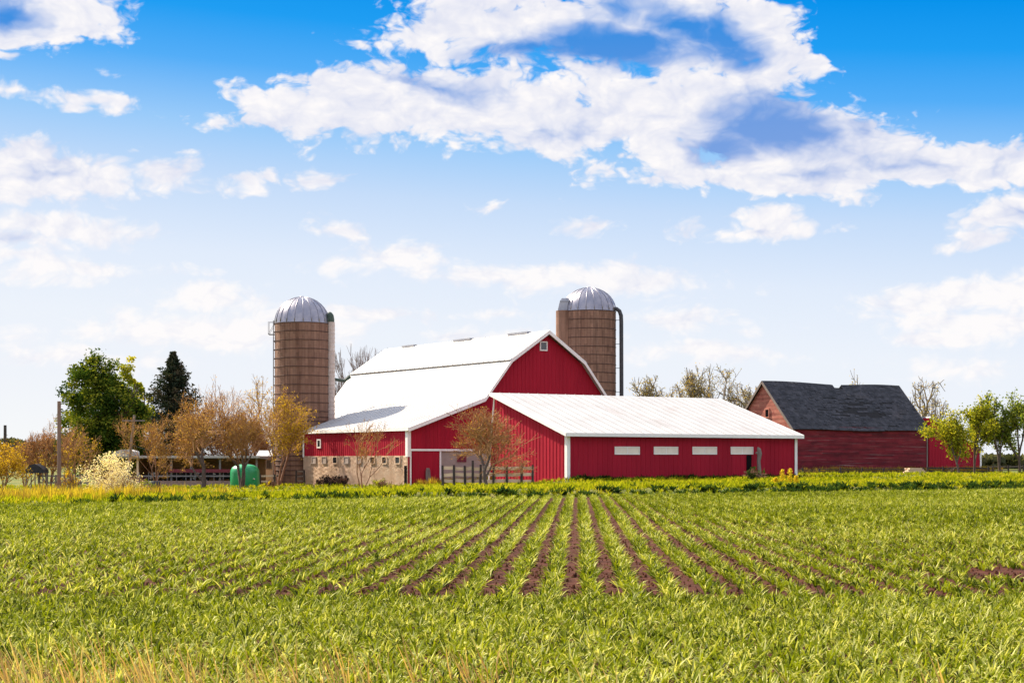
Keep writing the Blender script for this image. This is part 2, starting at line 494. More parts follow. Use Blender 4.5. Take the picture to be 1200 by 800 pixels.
PANEL = mat('translucent_pale_panel', [(0.66, 0.57, 0.48), (0.75, 0.66, 0.56)], 2.0, (1, 1, 0.4), rough=0.5)
WOODG = mat('weathered_grey_wood', [(0.14, 0.11, 0.095), (0.22, 0.18, 0.15)], 3.0, (3, 3, 0.4), rough=0.9)
WOODB = mat('brown_pole_wood', [(0.16, 0.095, 0.07), (0.25, 0.16, 0.12)], 3.0, (4, 4, 0.4), rough=0.9)
WOODT = mat('tan_fence_boards', [(0.64, 0.46, 0.32), (0.76, 0.58, 0.42)], 2.5, (0.5, 3, 3), rough=0.9, tint=0.6)
WOODD = mat('dark_fence_post', [(0.035, 0.028, 0.026), (0.07, 0.055, 0.05)], 3.0, rough=0.9)
RAILG = mat('grey_steel_rail', [(0.17, 0.16, 0.17), (0.24, 0.22, 0.22)], 2.0, rough=0.6, metal=0.2)
REDGATE = mat('dark_red_gate', [(0.13, 0.016, 0.03), (0.19, 0.03, 0.045)], 2.0, rough=0.6)
HAY = mat('straw_and_old_hay', [(0.20, 0.11, 0.05), (0.34, 0.20, 0.09)], 2.0, rough=0.95, bump=0.6)
PINKWALL = mat('pinkish_masonry', [(0.25, 0.16, 0.13), (0.34, 0.23, 0.19)], 1.2, rough=0.95, bump=0.4)
GREEN = mat('green_plastic_tank', [(0.0, 0.22, 0.07), (0.004, 0.28, 0.09)], 1.2, rough=0.35, spec=0.5)
BLACK = mat('black_plastic', [(0.012, 0.013, 0.017), (0.03, 0.03, 0.036)], 2.0, rough=0.55)
BARK = mat('bark', [(0.055, 0.038, 0.03), (0.12, 0.085, 0.065)], 3.0, (4, 4, 0.7), rough=0.95)
BARKR = mat('reddish_bark', [(0.16, 0.075, 0.045), (0.28, 0.14, 0.085)], 3.0, (4, 4, 0.7), rough=0.9)
TWIG = mat('orange_brown_twigs', [(0.24, 0.115, 0.045), (0.38, 0.20, 0.08)], 3.0, rough=0.9)
BARKD = mat('dark_oak_bark', [(0.07, 0.055, 0.048), (0.13, 0.10, 0.085)], 3.0, (4, 4, 0.7), rough=0.95)
BARKP = mat('pale_grey_bark', [(0.20, 0.16, 0.15), (0.30, 0.25, 0.23)], 3.0, (4, 4, 0.7), rough=0.9)
OAKTWIG = mat('pale_oak_twigs', [(0.15, 0.12, 0.095), (0.24, 0.20, 0.155)], 3.0, rough=0.95)
STONE = mat('dark_fieldstone', [(0.05, 0.038, 0.04), (0.12, 0.09, 0.085), (0.2, 0.15, 0.13)], 2.2, (1, 1, 1.6), rough=0.95, bump=0.6)
HIDE = mat('holstein_hide', [(0.40, (0.012, 0.011, 0.011)), (0.56, (0.014, 0.012, 0.012)), (0.58, (0.55, 0.5, 0.46)), (0.7, (0.6, 0.56, 0.52))], 1.5, rough=0.7, detail=1)

# ---------------------------------------------------------------- ground and field
def smooth(a, lo, hi):
    t = np.clip((np.asarray(a, dtype=float) - lo) / (hi - lo), 0, 1)
    return t * t * (3 - 2 * t)

_rs = np.random.RandomState(5)
_ph = _rs.rand(12, 3) * 6.28
def wob(x, y, s):
    """cheap smooth noise, about -1..1"""
    x = np.asarray(x, dtype=float) / s; y = np.asarray(y, dtype=float) / s
    r = 0
    for i in range(8):
        a = _ph[i, 0]; k = 0.6 + 0.45 * i
        r = r + np.sin(k * (x * math.cos(a) + y * math.sin(a)) * 2.2 + _ph[i, 1]) / (1 + 0.45 * i)
    return r / 3.0

def y_edge(x):
    return np.clip(90.0 + 0.72 * np.asarray(x, dtype=float), 58, 150) + 0.9 * wob(x, np.zeros_like(np.asarray(x, dtype=float)), 9)

def gz(x, y):
    x = np.asarray(x, dtype=float); y = np.asarray(y, dtype=float)
    zb = np.interp(x, [-60, -30, -15, -6, 5, 20, 45, 80], [-0.58, -0.48, -0.36, -0.08, 0.44, 0.62, 0.74, 0.8])
    d = y - y_edge(x)
    lip = np.interp(x, [-40, -14, -2, 10, 60], [0.05, 0.12, 0.30, 0.36, 0.34])
    z = zb * smooth(d, 9, 35) + lip * smooth(d, 0.2, 2.2) * (1 - smooth(d, 8, 30))
    z = z + smooth(d, 0.2, 3) * (0.12 * wob(x, y, 5) + 0.11 * wob(x + 30, y, 1.9)) * (1 - smooth(y, 150, 175) * 0.7)
    return z

def gzf(x, y):
    return float(gz(np.array([x]), np.array([y]))[0])

def grid_mesh(name, xs, ys, zf, material):
    X, Y = np.meshgrid(xs, ys)
    V = np.stack([X.ravel(), Y.ravel(), zf(X.ravel(), Y.ravel())], 1)
    nx, ny = len(xs), len(ys)
    i = (np.arange(ny - 1)[:, None] * nx + np.arange(nx - 1)[None, :]).ravel()
    Fc = np.stack([i, i + 1, i + nx + 1, i + nx], 1)
    return np_mesh(name, V, Fc, material, smooth=True)

def ground_mat():
    m, nt, b = new_mat('rough_pasture_ground')
    c = ramp_node(nt, [(0.3, (0.055, 0.075, 0.012)), (0.48, (0.10, 0.12, 0.02)), (0.62, (0.17, 0.14, 0.035)), (0.75, (0.13, 0.09, 0.045))], noise_fac(nt, 0.14, (1, 0.5, 1), 8, 0.65))
    c2 = ramp_node(nt, [(0.3, (0.6, 0.6, 0.6)), (0.7, (1.2, 1.2, 1.2))], noise_fac(nt, 1.8, (1, 1, 1), 6, 0.7))
    nt.links.new(mixrgb(nt, 1.0, c, c2, 'MULTIPLY'), b.inputs['Base Color'])
    b.inputs['Roughness'].default_value = 0.95; b.inputs['Specular IOR Level'].default_value = 0.1
    return m
xs = np.concatenate([[-6000, -2500, -1000, -500, -250, -140, -100], np.arange(-80, 90.1, 1.0), [110, 150, 260, 500, 1000, 2500, 6000]])
ys = np.concatenate([[-300, -100, -30], np.arange(0, 60, 5), np.arange(60, 200, 1.0), [205, 215, 230, 260, 300, 400, 600, 1000, 2000, 4000, 9000]])
tag(link('ground', grid_mesh('ground', xs, ys, lambda x, y: gz(x, y) - 0.0, ground_mat())), kind='structure')

ROW_DIR = 0.0385
ROW_SP = 0.6
def soil_mat():
    m, nt, b = new_mat('reddish_brown_field_soil')
    c = ramp_node(nt, [(0.3, (0.030, 0.009, 0.005)), (0.5, (0.062, 0.019, 0.010)), (0.7, (0.105, 0.036, 0.020))], noise_fac(nt, 2.2, (1, 0.7, 1), 9, 0.7))
    nt.links.new(c, b.inputs['Base Color'])
    b.inputs['Roughness'].default_value = 0.95; b.inputs['Specular IOR Level'].default_value = 0.1
    bp = nt.nodes.new('ShaderNodeBump'); bp.inputs['Strength'].default_value = 0.8; bp.inputs['Distance'].default_value = 0.08
    nt.links.new(noise_fac(nt, 9, (1, 1, 1), 8, 0.7), bp.inputs['Height']); nt.links.new(bp.outputs[0], b.inputs['Normal'])
    return m
def field_sheet():
    xs = np.arange(-70, 90.1, 0.5); n = 240
    V = []
    t = np.linspace(0, 1, n)
    ye = y_edge(xs) - 0.3
    Y = 6 + t[:, None] ** 1.3 * (ye[None, :] - 6)
    X = np.repeat(xs[None, :], n, 0)
    Z = 0.012 + 0.012 * (1 + np.sin(X * 5.1 + 3 * wob(X, Y, 2.0))) * 0.5 + 0.02 * (1 + wob(X, Y, 0.9)) * 0.5
    V = np.stack([X.ravel(), Y.ravel(), Z.ravel()], 1)
    nx = len(xs)
    i = (np.arange(n - 1)[:, None] * nx + np.arange(nx - 1)[None, :]).ravel()
    return np_mesh('field', V, np.stack([i, i + 1, i + nx + 1, i + nx], 1), SOIL, smooth=True)
SOIL = soil_mat()
tag(link('field', field_sheet()), kind='structure')

# ---------------------------------------------------------------- the farm buildings: one shared frame, 33 degrees off the view
YAW = R(33)
UX, UY = math.cos(YAW), math.sin(YAW)
C0 = Vector((-9.15, 150.0, 0))
def frame_pt(o, s, t, z=0):
    return Vector((o.x + UX * s - UY * t, o.y + UY * s + UX * t, z))
def px_of(p):
    return 600 + F * p.x / p.y, HZ - F * (p.z - CAM_H) / p.y
def s_at(o, t, px):       # local s on the line t=const seen at column px
    k = (px - 600) / F
    x0, y0 = o.x - UY * t, o.y + UX * t
    return (k * y0 - x0) / (UX - k * UY)
def t_at(o, s, px):       # local t on the line s=const
    k = (px - 600) / F
    x0, y0 = o.x + UX * s, o.y + UY * s
    return (k * y0 - x0) / (-UY - k * UX)
def z_at(o, s, t, py):
    return CAM_H + (HZ - py) / F * (o.y + UY * s + UX * t)

def ribwall(mb, P, s0, s1, zb, zt, pitch=0.42, depth=0.03, seed=1):
    rng = random.Random(seed)
    pts = [(s0, 0.0)]
    s = s0 + 0.06
    while s + 0.12 < s1:
        pts += [(s, 0.0), (s + 0.025, depth), (s + 0.075, depth), (s + 0.10, 0.0)]
        s += pitch
    pts.append((s1, 0.0))
    fz = zt if callable(zt) else (lambda q: zt)
    fb = zb if callable(zb) else (lambda q: zb)
    tn = 1.0
    for i in range(len(pts) - 1):
        if i % 8 == 0: tn = rng.uniform(0.8, 1.0)
        (a, da), (b, db) = pts[i], pts[i + 1]
        if fz(a) - fb(a) < 0.01 and fz(b) - fb(b) < 0.01: continue
        mb.quad(P(a, da, fb(a)), P(b, db, fb(b)), P(b, db, fz(b)), P(a, da, fz(a)), tn)

def slope(mb, A0, A1, B1, B0, th=0.10, rib=0.9, seed=3):
    """roof slab: A0-A1 the lower edge, B0-B1 the upper; standing ribs run A->B"""
    A0, A1, B1, B0 = map(Vector, (A0, A1, B1, B0))
    n = (A1 - A0).cross(B0 - A0).normalized()
    if n.z < 0: n = -n
    mb.hexa(A0, A1, B1, B0, -n * th, 0.97)
    Ld = (A1 - A0).length; k = max(2, int(Ld / rib))
    e = (A1 - A0).normalized()
    rng = random.Random(seed)
    for i in range(k):
        f0, f1 = i / k, (i + 1) / k
        g = 0.002 * e
        a = A0.lerp(A1, f0); b = A0.lerp(A1, f1); c = B0.lerp(B1, f1); d = B0.lerp(B1, f0)
        mb.hexa(a + n * 0.002 + g, b + n * 0.002 - g, c + n * 0.002 - g, d + n * 0.002 + g, n * 0.012, rng.uniform(0.93, 1.0))
        if i:
            mb.hexa(a - e * 0.03 + n * 0.014, a + e * 0.03 + n * 0.014, d + e * 0.03 + n * 0.014, d - e * 0.03 + n * 0.014, n * 0.035, 0.95)

def strip(mb, p, q, w, d):
    """board along p-q with cross-section vectors w and d"""
    p, q, w, d = Vector(p), Vector(q), Vector(w), Vector(d)
    mb.hexa(p, q, q + w, p + w, d)

def sub(name, material, parent, fn, smooth=False):
    mb = MB(); fn(mb)
    return mb.build(name, material, parent, smooth)

def window(parent, P, sc, zc, w, h, pane=GLASS, fr=TRIM, fw=0.09, name='window', mull=False):
    """P(s, d, z): wall coordinates, d outwards"""
    f = MB()
    a, b, c, d = sc - w / 2, sc + w / 2, zc - h / 2, zc + h / 2
    for (s0, s1, z0, z1) in ((a - fw, b + fw, d, d + fw), (a - fw, b + fw, c - fw, c), (a - fw, a, c, d), (b, b + fw, c, d)):
        f.hexa(P(s0, 0.0, z0), P(s1, 0.0, z0), P(s1, 0.0, z1), P(s0, 0.0, z1), P(0, 0.09, 0) - P(0, 0, 0))
    if mull:
        f.hexa(P(sc - .03, 0.0, c), P(sc + .03, 0.0, c), P(sc + .03, 0.0, d), P(sc - .03, 0.0, d), P(0, 0.075, 0) - P(0, 0, 0))
    o = f.build(name, fr, parent)
    g = MB()
    g.hexa(P(a + .002, 0.012, c + .002), P(b - .002, 0.012, c + .002), P(b - .002, 0.012, d - .002), P(a + .002, 0.012, d - .002), P(0, 0.04, 0) - P(0, 0, 0))
    g.build('pane', pane, o)
    return o

# ---- the gambrel barn -------------------------------------------------------
barn = thing('gambrel_barn', C0, 'big red gambrel-roofed barn with a white metal roof and a lean-to on its left side', 'barn', YAW)
PROF = [(-0.2, 4.92), (7.73, 7.63), (10.63, 11.2), (14.67, 13.85), (18.71, 11.2), (21.61, 7.63), (29.8, 4.83)]
def prof_z(s):
    return float(np.interp(s, [p[0] for p in PROF], [p[1] for p in PROF])) - 0.12
GP = lambda s, d, z: Vector((s, -d, z))              # gable plane, outwards is -t
LP = lambda t, d, z: Vector((-d, t, z))              # left wall, outwards is -s
TL, TM = 20.7, 30.5
zsplit = 2.48
s515, s572 = s_at(C0, 0, 516), s_at(C0, 0, 574)
zt = z_at(C0, 2, 0, 527)
sub('gable_wall', RED, barn, lambda m: (ribwall(m, GP, 0, s515, -0.6, prof_z, seed=2), ribwall(m, GP, s515, s572, zt, prof_z, seed=3), ribwall(m, GP, s572, 29.3, 0.0, prof_z, seed=4)))
def far_walls(m):
    for a, b in zip(PROF[1:-2], PROF[2:-1]):
        m.quad((a[0], TM, 0), (b[0], TM, 0), (b[0], TM, b[1] - .12), (a[0], TM, a[1] - .12))
    m.quad((0, TL, 0), (7.73, TL, 0), (7.73, TL, 7.5), (0, TL, 4.85))
    m.quad((6.1, TL, 0), (6.1, TM, 0), (6.1, TM, 5.5), (6.1, TL, 5.5))
    m.quad((29.3, 0, 0), (29.3, TL, 0), (29.3, TL, 4.85), (29.3, 0, 4.85))
    m.quad((21.61, TL, 0), (29.3, TL, 0), (29.3, TL, 4.85), (21.61, TL, 7.5))
    m.quad((21.61, TL, 0), (21.61, TM, 0), (21.61, TM, 7.5), (21.61, TL, 7.5))
sub('rear_wall', RED, barn, far_walls)
sub('side_wall', RED, barn, lambda m: ribwall(m, LP, 0, TL, zsplit, 4.86, seed=5))
def block_wall(m):
    rng = random.Random(8)
    z = -0.9; row = 0
    while z < zsplit - 0.02:
        z1 = min(z + 0.2, zsplit)
        t = -0.4 * (row % 2) * 0.5
        while t < TL:
            a, b = max(t, 0), min(t + 0.4, TL)
            if b - a > 0.02:
                m.quad(LP(a, 0.05, z), LP(b, 0.05, z), LP(b, 0.05, z1), LP(a, 0.05, z1), rng.uniform(0.72, 1.0))
            t += 0.4
        z = z1; row += 1
    m.hexa(LP(0, 0.0, zsplit), LP(TL, 0.0, zsplit), LP(TL, 0.05, zsplit), LP(0, 0.05, zsplit), (0, 0, -3.4), 0.9)
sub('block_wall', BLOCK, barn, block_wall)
def grey_block(m):
    rng = random.Random(9); z = -0.6; row = 0
    while z < zt - 0.02:
        z1 = min(z + 0.2, zt); s = s515 - 0.2 * (row % 2)
        while s < s572:
            a, b = max(s, s515), min(s + 0.4, s572)
            if b - a > 0.02: m.quad(GP(a, 0.0, z), GP(b, 0.0, z), GP(b, 0.0, z1), GP(a, 0.0, z1), rng.uniform(0.8, 1))
            s += 0.4
        z = z1; row += 1
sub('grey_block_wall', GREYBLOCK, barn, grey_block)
# roof: two steep upper slopes, two lower, two lean-tos; the upper slopes lap over the lower
def roof_parts(name, i0, i1, t1, seed, lap=0.0, up=0.0):
    a, b = PROF[i0], PROF[i1]
    def f(m):
        A = Vector((a[0], -0.5, a[1])); B = Vector((b[0], -0.5, b[1]))
        dirv = (A - B).normalized(); A = A + dirv * lap
        o = Vector((0, 0, up))
        tt = Vector((0, t1 + 0.5 + 0.3, 0))
        slope(m, A + o, A + tt + o, B + tt + o, B + o, seed=seed)
    return sub(name, WHITE, barn, f)
roof_parts('lean_to_roof', 0, 1, TL, 3)
roof_parts('lower_roof', 1, 2, TM, 4, lap=0.25, up=0.09)
def rear_eave(m):
    k = (PROF[2][1] - PROF[1][1]) / (PROF[2][0] - PROF[1][0])
    e = 1.9
    slope(m, (7.73 - e, TL + 0.42, 7.63 - e * k + .06), (7.73 - e, TM + 0.3, 7.63 - e * k + .06), (7.6, TM + 0.3, 7.55), (7.6, TL + 0.42, 7.55), seed=9)
sub('lower_roof', WHITE, barn, rear_eave)
roof_parts('upper_roof', 2, 3, TM, 5, lap=0.35, up=0.20)
roof_parts('upper_roof', 4, 3, TM, 6, lap=0.35, up=0.20)
roof_parts('lower_roof', 5, 4, TM, 7, lap=0.25, up=0.09)
roof_parts('lean_to_roof', 6, 5, TL, 8)
def rake(m):
    pz = [(p[0], p[1] + (0.0, 0.09, 0.14, 0.2, 0.14, 0.09, 0.0)[i]) for i, p in enumerate(PROF)]
    for (a, b) in zip(pz[:-1], pz[1:]):
        m.prism([(a[0], -0.5, a[1] - 0.34), (b[0], -0.5, b[1] - 0.34), (b[0], -0.5, b[1] + 0.03), (a[0], -0.5, a[1] + 0.03)], (0, -0.07, 0))
sub('rake_board', TRIM, barn, rake)
sub('fascia_board', TRIM, barn, lambda m: m.box(-0.27, -0.2, -0.5, TL + 0.3, 4.66, 4.94))
def corner(m):
    m.box(-0.04, 0.26, -0.08, -0.035, zsplit - 0.1, 4.75)
    m.box(-0.085, -0.04, -0.08, 0.32, zsplit - 0.1, 4.75)
sub('corner_board', TRIM, barn, corner)
sub('corner_board', TRIM, barn, lambda m: m.box(-0.085, -0.035, TL - 0.2, TL + 0.05, zsplit - 0.1, 4.75))
def door_trim(m):
    a, b = s_at(C0, 0, 480), s_at(C0, 0, 556)
    m.box(a, b, -0.16, -0.06, zt - 0.09, zt + 0.09)
    m.box(a, a + 0.13, -0.10, -0.04, -0.5, zt - 0.09)
    m.box(s515 - 0.13, s515 + 0.02, -0.13, -0.075, -0.5, zt - 0.09)
sub('door_track_trim', TRIM, barn, door_trim)
sub('sliding_door', RED, barn, lambda m: ribwall(m, lambda s, d, z: Vector((s, -0.07 - d, z)), s_at(C0, 0, 483), s515 - 0.13, -0.35, zt - 0.1, pitch=0.5, seed=12))
gw = s_at(C0, 0, 636.7)
window(barn, GP, gw, z_at(C0, gw, 0, 405.5), 0.62, 0.66, fw=0.11)
sub('red_hatch', REDGATE, barn, lambda m: [m.box(s_at(C0, 0, 535.5) + i * 0.25, s_at(C0, 0, 535.5) + i * 0.25 + 0.21, -0.06, -0.005, z_at(C0, 5, 0, 541), z_at(C0, 5, 0, 533)) for i in range(4)])
tw = t_at(C0, 0, 374.3)
window(barn, LP, tw, z_at(C0, 0, tw, 519.5), 0.55, 0.62, fw=0.13)
for px, dark in ((369, 0), (381, 0), (393.5, 1), (407, 0), (422, 0), (437.5, 1), (451.5, 1), (467, 1)):
    t = t_at(C0, 0, px); z = z_at(C0, 0, t, 539)
    window(barn, lambda q, d, zz: Vector((-d - 0.05, q, zz)), t, z, 0.75, 0.55, pane=GLASS if dark else GREYBLOCK, fr=GREYBLOCK if not dark else BLOCK, fw=0.07)
sub('side_door', DARKIN, barn, lambda m: m.box(-0.09, -0.055, t_at(C0, 0, 477.3), t_at(C0, 0, 474.6), -0.5, 1.6))
def vents(m, t0, t1):
    m.box(14.67 - 0.22, 14.67 + 0.22, t0, t1, 13.98, 14.17)
for a, b in ((473, 487), (533, 553), (597, 620)):
    t0, t1 = t_at(C0, 14.67, b), t_at(C0, 14.67, a)
    sub('ridge_vent', GALVD, barn, lambda m: vents(m, t0, t1))

# ---- the long low shed against its gable --------------------------------------
KS = 0.87
SO = frame_pt(C0, 9.06, -11.5) * KS
shed = thing('machine_shed', SO, 'long low red shed with a white single-slope roof and four pale window panels', 'shed', YAW)
SL, SD, SE, SR = 26.04 * KS, 11.4 * KS, 2 + 2.42 * KS, 2 + 6.0 * KS
FP = lambda s, d, z: Vector((s, -d, z))
EP = lambda t, d, z: Vector((-d, t, z))
sub('front_wall', RED, shed, lambda m: ribwall(m, FP, 0, SL, 0.0, SE, pitch=0.45, seed=21))
sub('end_wall', RED, shed, lambda m: ribwall(m, EP, 0, SD - 0.05, 0.0, lambda t: SE + (SR - SE) * t / SD - 0.05, pitch=0.45, seed=22))
sub('end_wall', RED, shed, lambda m: m.quad((SL, 0, 0), (SL, SD - .06, 0), (SL, SD - .06, SR - .1), (SL, 0, SE - .05)))
ov = 0.45
def shed_roof(m):
    k = (SR - SE) / SD
    slope(m, (-0.4, -ov, SE - k * ov + 0.1), (SL + 0.4, -ov, SE - k * ov + 0.1), (SL + 0.4, SD + 0.2, SR + 0.2 * k + 0.1), (-0.4, SD + 0.2, SR + 0.2 * k + 0.1), seed=23)
sub('roof', WHITE, shed, shed_roof)
def shed_trim(m):
    k = (SR - SE) / SD
    m.box(-0.4, SL + 0.4, -ov - 0.07, -ov - 0.002, SE - k * ov - 0.14, SE - k * ov + 0.12)
    for s in (-0.47, SL + 0.402):
        m.prism([(s, -ov, SE - k * ov - 0.14), (s, SD + .2, SR + .2 * k - 0.14), (s, SD + .2, SR + .2 * k + 0.13), (s, -ov, SE - k * ov + 0.13)], (0.068, 0, 0))
sub('roof_edge_trim', TRIM, shed, shed_trim)
sub('rear_wall', RED, shed, lambda m: m.box(0.02, SL - .02, SD - .04, SD, 0, SR - .08))
sub('downpipe', TRIM, shed, lambda m: m.tube([EP(SD - 0.05, 0.12, SR - 0.1), EP(SD + 0.45, 0.14, SR * 0.5), EP(SD + 0.75, 0.14, 0.4)], 0.075, 6))
def shed_corner(m):
    m.box(-0.06, 0.2, -0.085, -0.035, 0, SE - 0.05)
    m.box(-0.085, -0.06, -0.085, 0.24, 0, SE - 0.05)
sub('corner_board', TRIM, shed, shed_corner)
sub('corner_board', TRIM, shed, lambda m: m.box(SL - 0.2, SL + 0.06, -0.085, -0.035, 0, SE - 0.05))
for a, b in ((720, 749), (766, 794), (811, 839.5), (856, 882)):
    s0, s1 = s_at(SO, 0, a), s_at(SO, 0, b)
    zc = z_at(SO, (s0 + s1) / 2, 0, 527.7)
    window(shed, FP, (s0 + s1) / 2, zc, s1 - s0 - 0.1, 0.50, pane=PANEL, fw=0.05, mull=True)
sub('doorway', DARKIN, shed, lambda m: m.box(s_at(SO, 0, 874.5), s_at(SO, 0, 880), -0.07, -0.036, 0.3, z_at(SO, 20, 0, 533)))
ps = s_at(SO, 0, 883.5)
def snag(m):
    m.tube([(0, 0, 0), (0.04, 0, 0.7), (-0.02, 0.02, 1.5), (0.06, 0.03, 2.1), (0.0, 0.03, 2.45), (-0.10, 0.02, 2.62)], [0.19, 0.16, 0.15, 0.19, 0.17, 0.05], 9)
    m.tube([(0.05, 0.0, 1.95), (-0.2, -0.05, 2.2), (-0.3, -0.06, 2.12)], [0.11, 0.08, 0.04], 7)
p = frame_pt(SO, ps, -0.6); p.z = gzf(p.x, p.y) - 0.05
o = sub('dead_tree_stump', WOODG, None, snag); o.location = p
tag(o, 'weathered grey broken tree stump standing against the shed wall by the last pale panel', 'tree stump')
# weathered plank leaning on the barn door
p = frame_pt(C0, s_at(C0, -0.4, 502.5), -0.4); p.z = gzf(p.x, p.y)
def plank(m):
    m.prism([(-0.26, 0, 0), (-0.10, 0, 0), (-0.10, 0, 1.42), (-0.2, 0, 1.4)], (0, 0.1, 0)); m.prism([(0.10, 0, 0), (0.26, 0, 0), (0.2, 0, 1.42), (0.10, 0, 1.45)], (0, 0.1, 0))
    m.prism([(-0.2, 0, 1.42), (0.2, 0, 1.42), (0.12, 0, 1.62), (-0.12, 0, 1.62)], (0, 0.1, 0)); m.box(-0.098, 0.098, 0.04, 0.09, 0, 1.418)
o = sub('wooden_hatch', WOODG, None, plank); o.location = p; o.rotation_euler = (R(-4), 0, YAW)
tag(o, 'narrow weathered grey wooden hatch with an arched top leaning on the red barn door', 'hatch')

# ---- the old weathered barn ----------------------------------------------------
OO = Vector((28.87, 175.0, 0))
old = thing('old_barn', OO, 'old weathered red board barn with a patchy dark shingle roof notched at the ridge', 'barn', YAW)
OL, OD, OE, ORZ = 19.4, 8.9, 5.55, 10.3
rng = random.Random(31)
def boards(m, P, s0, s1, zb, ztop, seed, h=0.22):
    rg = random.Random(seed); z = zb
    while z < ztop(None):
        z1 = z + h
        zm = z + h / 2
        a, b = s0, s1
        lo, hi = ztop(zm)
        a, b = max(a, lo), min(b, hi)
        s = a
        while s < b - 0.02:
            e = min(b, s + rg.uniform(2.2, 5.5))
            if b - e < 0.8: e = b
            off = rg.uniform(0, 0.018)
            t = rg.uniform(0.45, 1.0)
            m.hexa(P(s + .004, 0.0, z), P(e - .004, 0.0, z), P(e - .004, 0.0, z1 + .01), P(s + .004, 0.0, z1 + .01), P(0, 0.02 + off, 0) - P(0, 0, 0), t)
            s = e
        z = z1
OFP = lambda s, d, z: Vector((s, -d, z))
OEP = lambda t, d, z: Vector((-d, t, z))
sub('front_wall', OLDRED, old, lambda m: boards(m, OFP, 0, OL, 1.15, lambda z: OE if z is None else (0, OL), 41))
def gable_lim(z):
    if z is None: return ORZ - 0.25
    if z < OE: return (0, OD)
    f = (z - OE) / (ORZ - OE); return (f * OD / 2, OD - f * OD / 2)
sub('gable_wall', OLDPINK, old, lambda m: (boards(m, OEP, 0, OD, 1.15, gable_lim, 42),
    m.prism([(OL, 0.02, 1), (OL, OD - 0.02, 1), (OL, OD - .02, OE), (OL, OD / 2, ORZ - .3), (OL, 0.02, OE)], (-0.1, 0, 0), 0.7),
    m.box(0, OL, OD - 0.1, OD, 1, OE)))
sub('foundation', STONE, old, lambda m: [m.box(i * 0.72 + .01, i * 0.72 + 0.70, -0.06 - rng.uniform(0, .05), 0.25, -0.3, 1.13 + rng.uniform(-.05, 0), rng.uniform(.6, 1)) for i in range(27)] +
    [m.box(-0.05, 0.25, 0.3 + i * 0.72, 1.0 + i * 0.72, -0.3, 1.13, rng.uniform(.6, 1)) for i in range(12)])
zc = z_at(OO, 0, t_at(OO, 0, 899.8), 484)
window(old, lambda t, d, z: Vector((-d - 0.04, t, z)), t_at(OO, 0, 899.8), zc, 0.5, 0.75, pane=DARKIN, fr=OLDPINK, fw=0.1)
sub('corner_board', WOODG, old, lambda m: m.box(OL - 0.14, OL + 0.02, -0.09, -0.045, 1.1, OE - 0.1))
sub('corner_board', WOODG, old, lambda m: m.box(-0.02, 0.12, -0.09, -0.045, 1.1, OE - .1))
# roof: board deck plus courses of shingles, some lost; a notch of missing roof at the ridge
k = (ORZ - OE) / (OD / 2)
nlen = math.hypot(OD / 2, ORZ - OE)
N0, N1 = s_at(OO, OD / 2, 975.5), s_at(OO, OD / 2, 985.5)
def roof_pt(side, s, q, up):
    """q 0 at the eave .. 1 at the ridge, side 0 front 1 back"""
    nrm = Vector((0, -(ORZ - OE), OD / 2)).normalized() if side == 0 else Vector((0, (ORZ - OE), OD / 2)).normalized()
    y = q * OD / 2 if side == 0 else OD - q * OD / 2
    sag = 0.05 * math.sin(s * 0.45 + 0.6) - 0.10 * math.exp(-((s - 11) / 4) ** 2) * (0.4 + 0.6 * q)
    return Vector((s, y, OE + q * (ORZ - OE) + 0.05 + sag)) + nrm * up
def old_deck(m):
    cuts = [-0.35] + [x for x in np.linspace(0.6, OL - 0.3, 24)] + [OL + 0.3, N0, N1]
    cuts = sorted(cuts)
    for side in (0, 1):
        for a, b in zip(cuts[:-1], cuts[1:]):
            mid = (a + b) / 2
            top = 0.93 if N0 - 1e-6 < mid < N1 + 1e-6 else 1.0
            m.hexa(roof_pt(side, a, -0.07, 0), roof_pt(side, b, -0.07, 0), roof_pt(side, b, top, 0), roof_pt(side, a, top, 0), roof_pt(side, a, 0, -0.08) - roof_pt(side, a, 0, 0))
roof_o = sub('roof', DECK, old, old_deck)
def shingles(m):
    rg = random.Random(77)
    nrow = 30
    for side in (0, 1):
        for r in range(nrow):
            q0 = -0.075 + 1.07 * r / nrow; q1 = q0 + 1.07 / nrow * 1.25
            s = -0.38 - rg.uniform(0, .25)
            while s < OL + 0.3:
                w = rg.uniform(0.28, 0.42); e = min(s + w, OL + 0.34); a = max(s, -0.38)
                mid = (a + e) / 2
                hole = 0.7 * float(wob(mid * 1.1 + side * 50, r * 0.9, 1.7)) + 0.5 * float(wob(mid * .6, r * 1.3 + 40, 0.8))
                zone = math.exp(-((mid - 11.6) / 5.0) ** 2 - ((q0 - 0.40) / 0.26) ** 2)
                if not (N0 < mid < N1 and q0 > 0.87) and e - a > 0.05:
                    if hole * 0.95 + zone * 0.95 < 0.80 - rg.uniform(0, 0.16):
                        lift = rg.uniform(0.012, 0.03) + (0.07 * rg.random() if rg.random() < 0.06 + 0.25 * zone else 0)
                        A, B = roof_pt(side, a, q0, lift), roof_pt(side, e - .01, q0, lift)
                        Cc, D = roof_pt(side, e - .01, min(q1, 1.01), 0.008), roof_pt(side, a, min(q1, 1.01), 0.008)
                        band = 0.10 * math.sin(r * 1.7) + 0.75
                        m.hexa(A, B, Cc, D, (0, 0, -0.012), min(1, max(.35, band + rg.uniform(-0.25, 0.22))))
                s += w
sub('shingles', SHINGLE, roof_o, shingles)
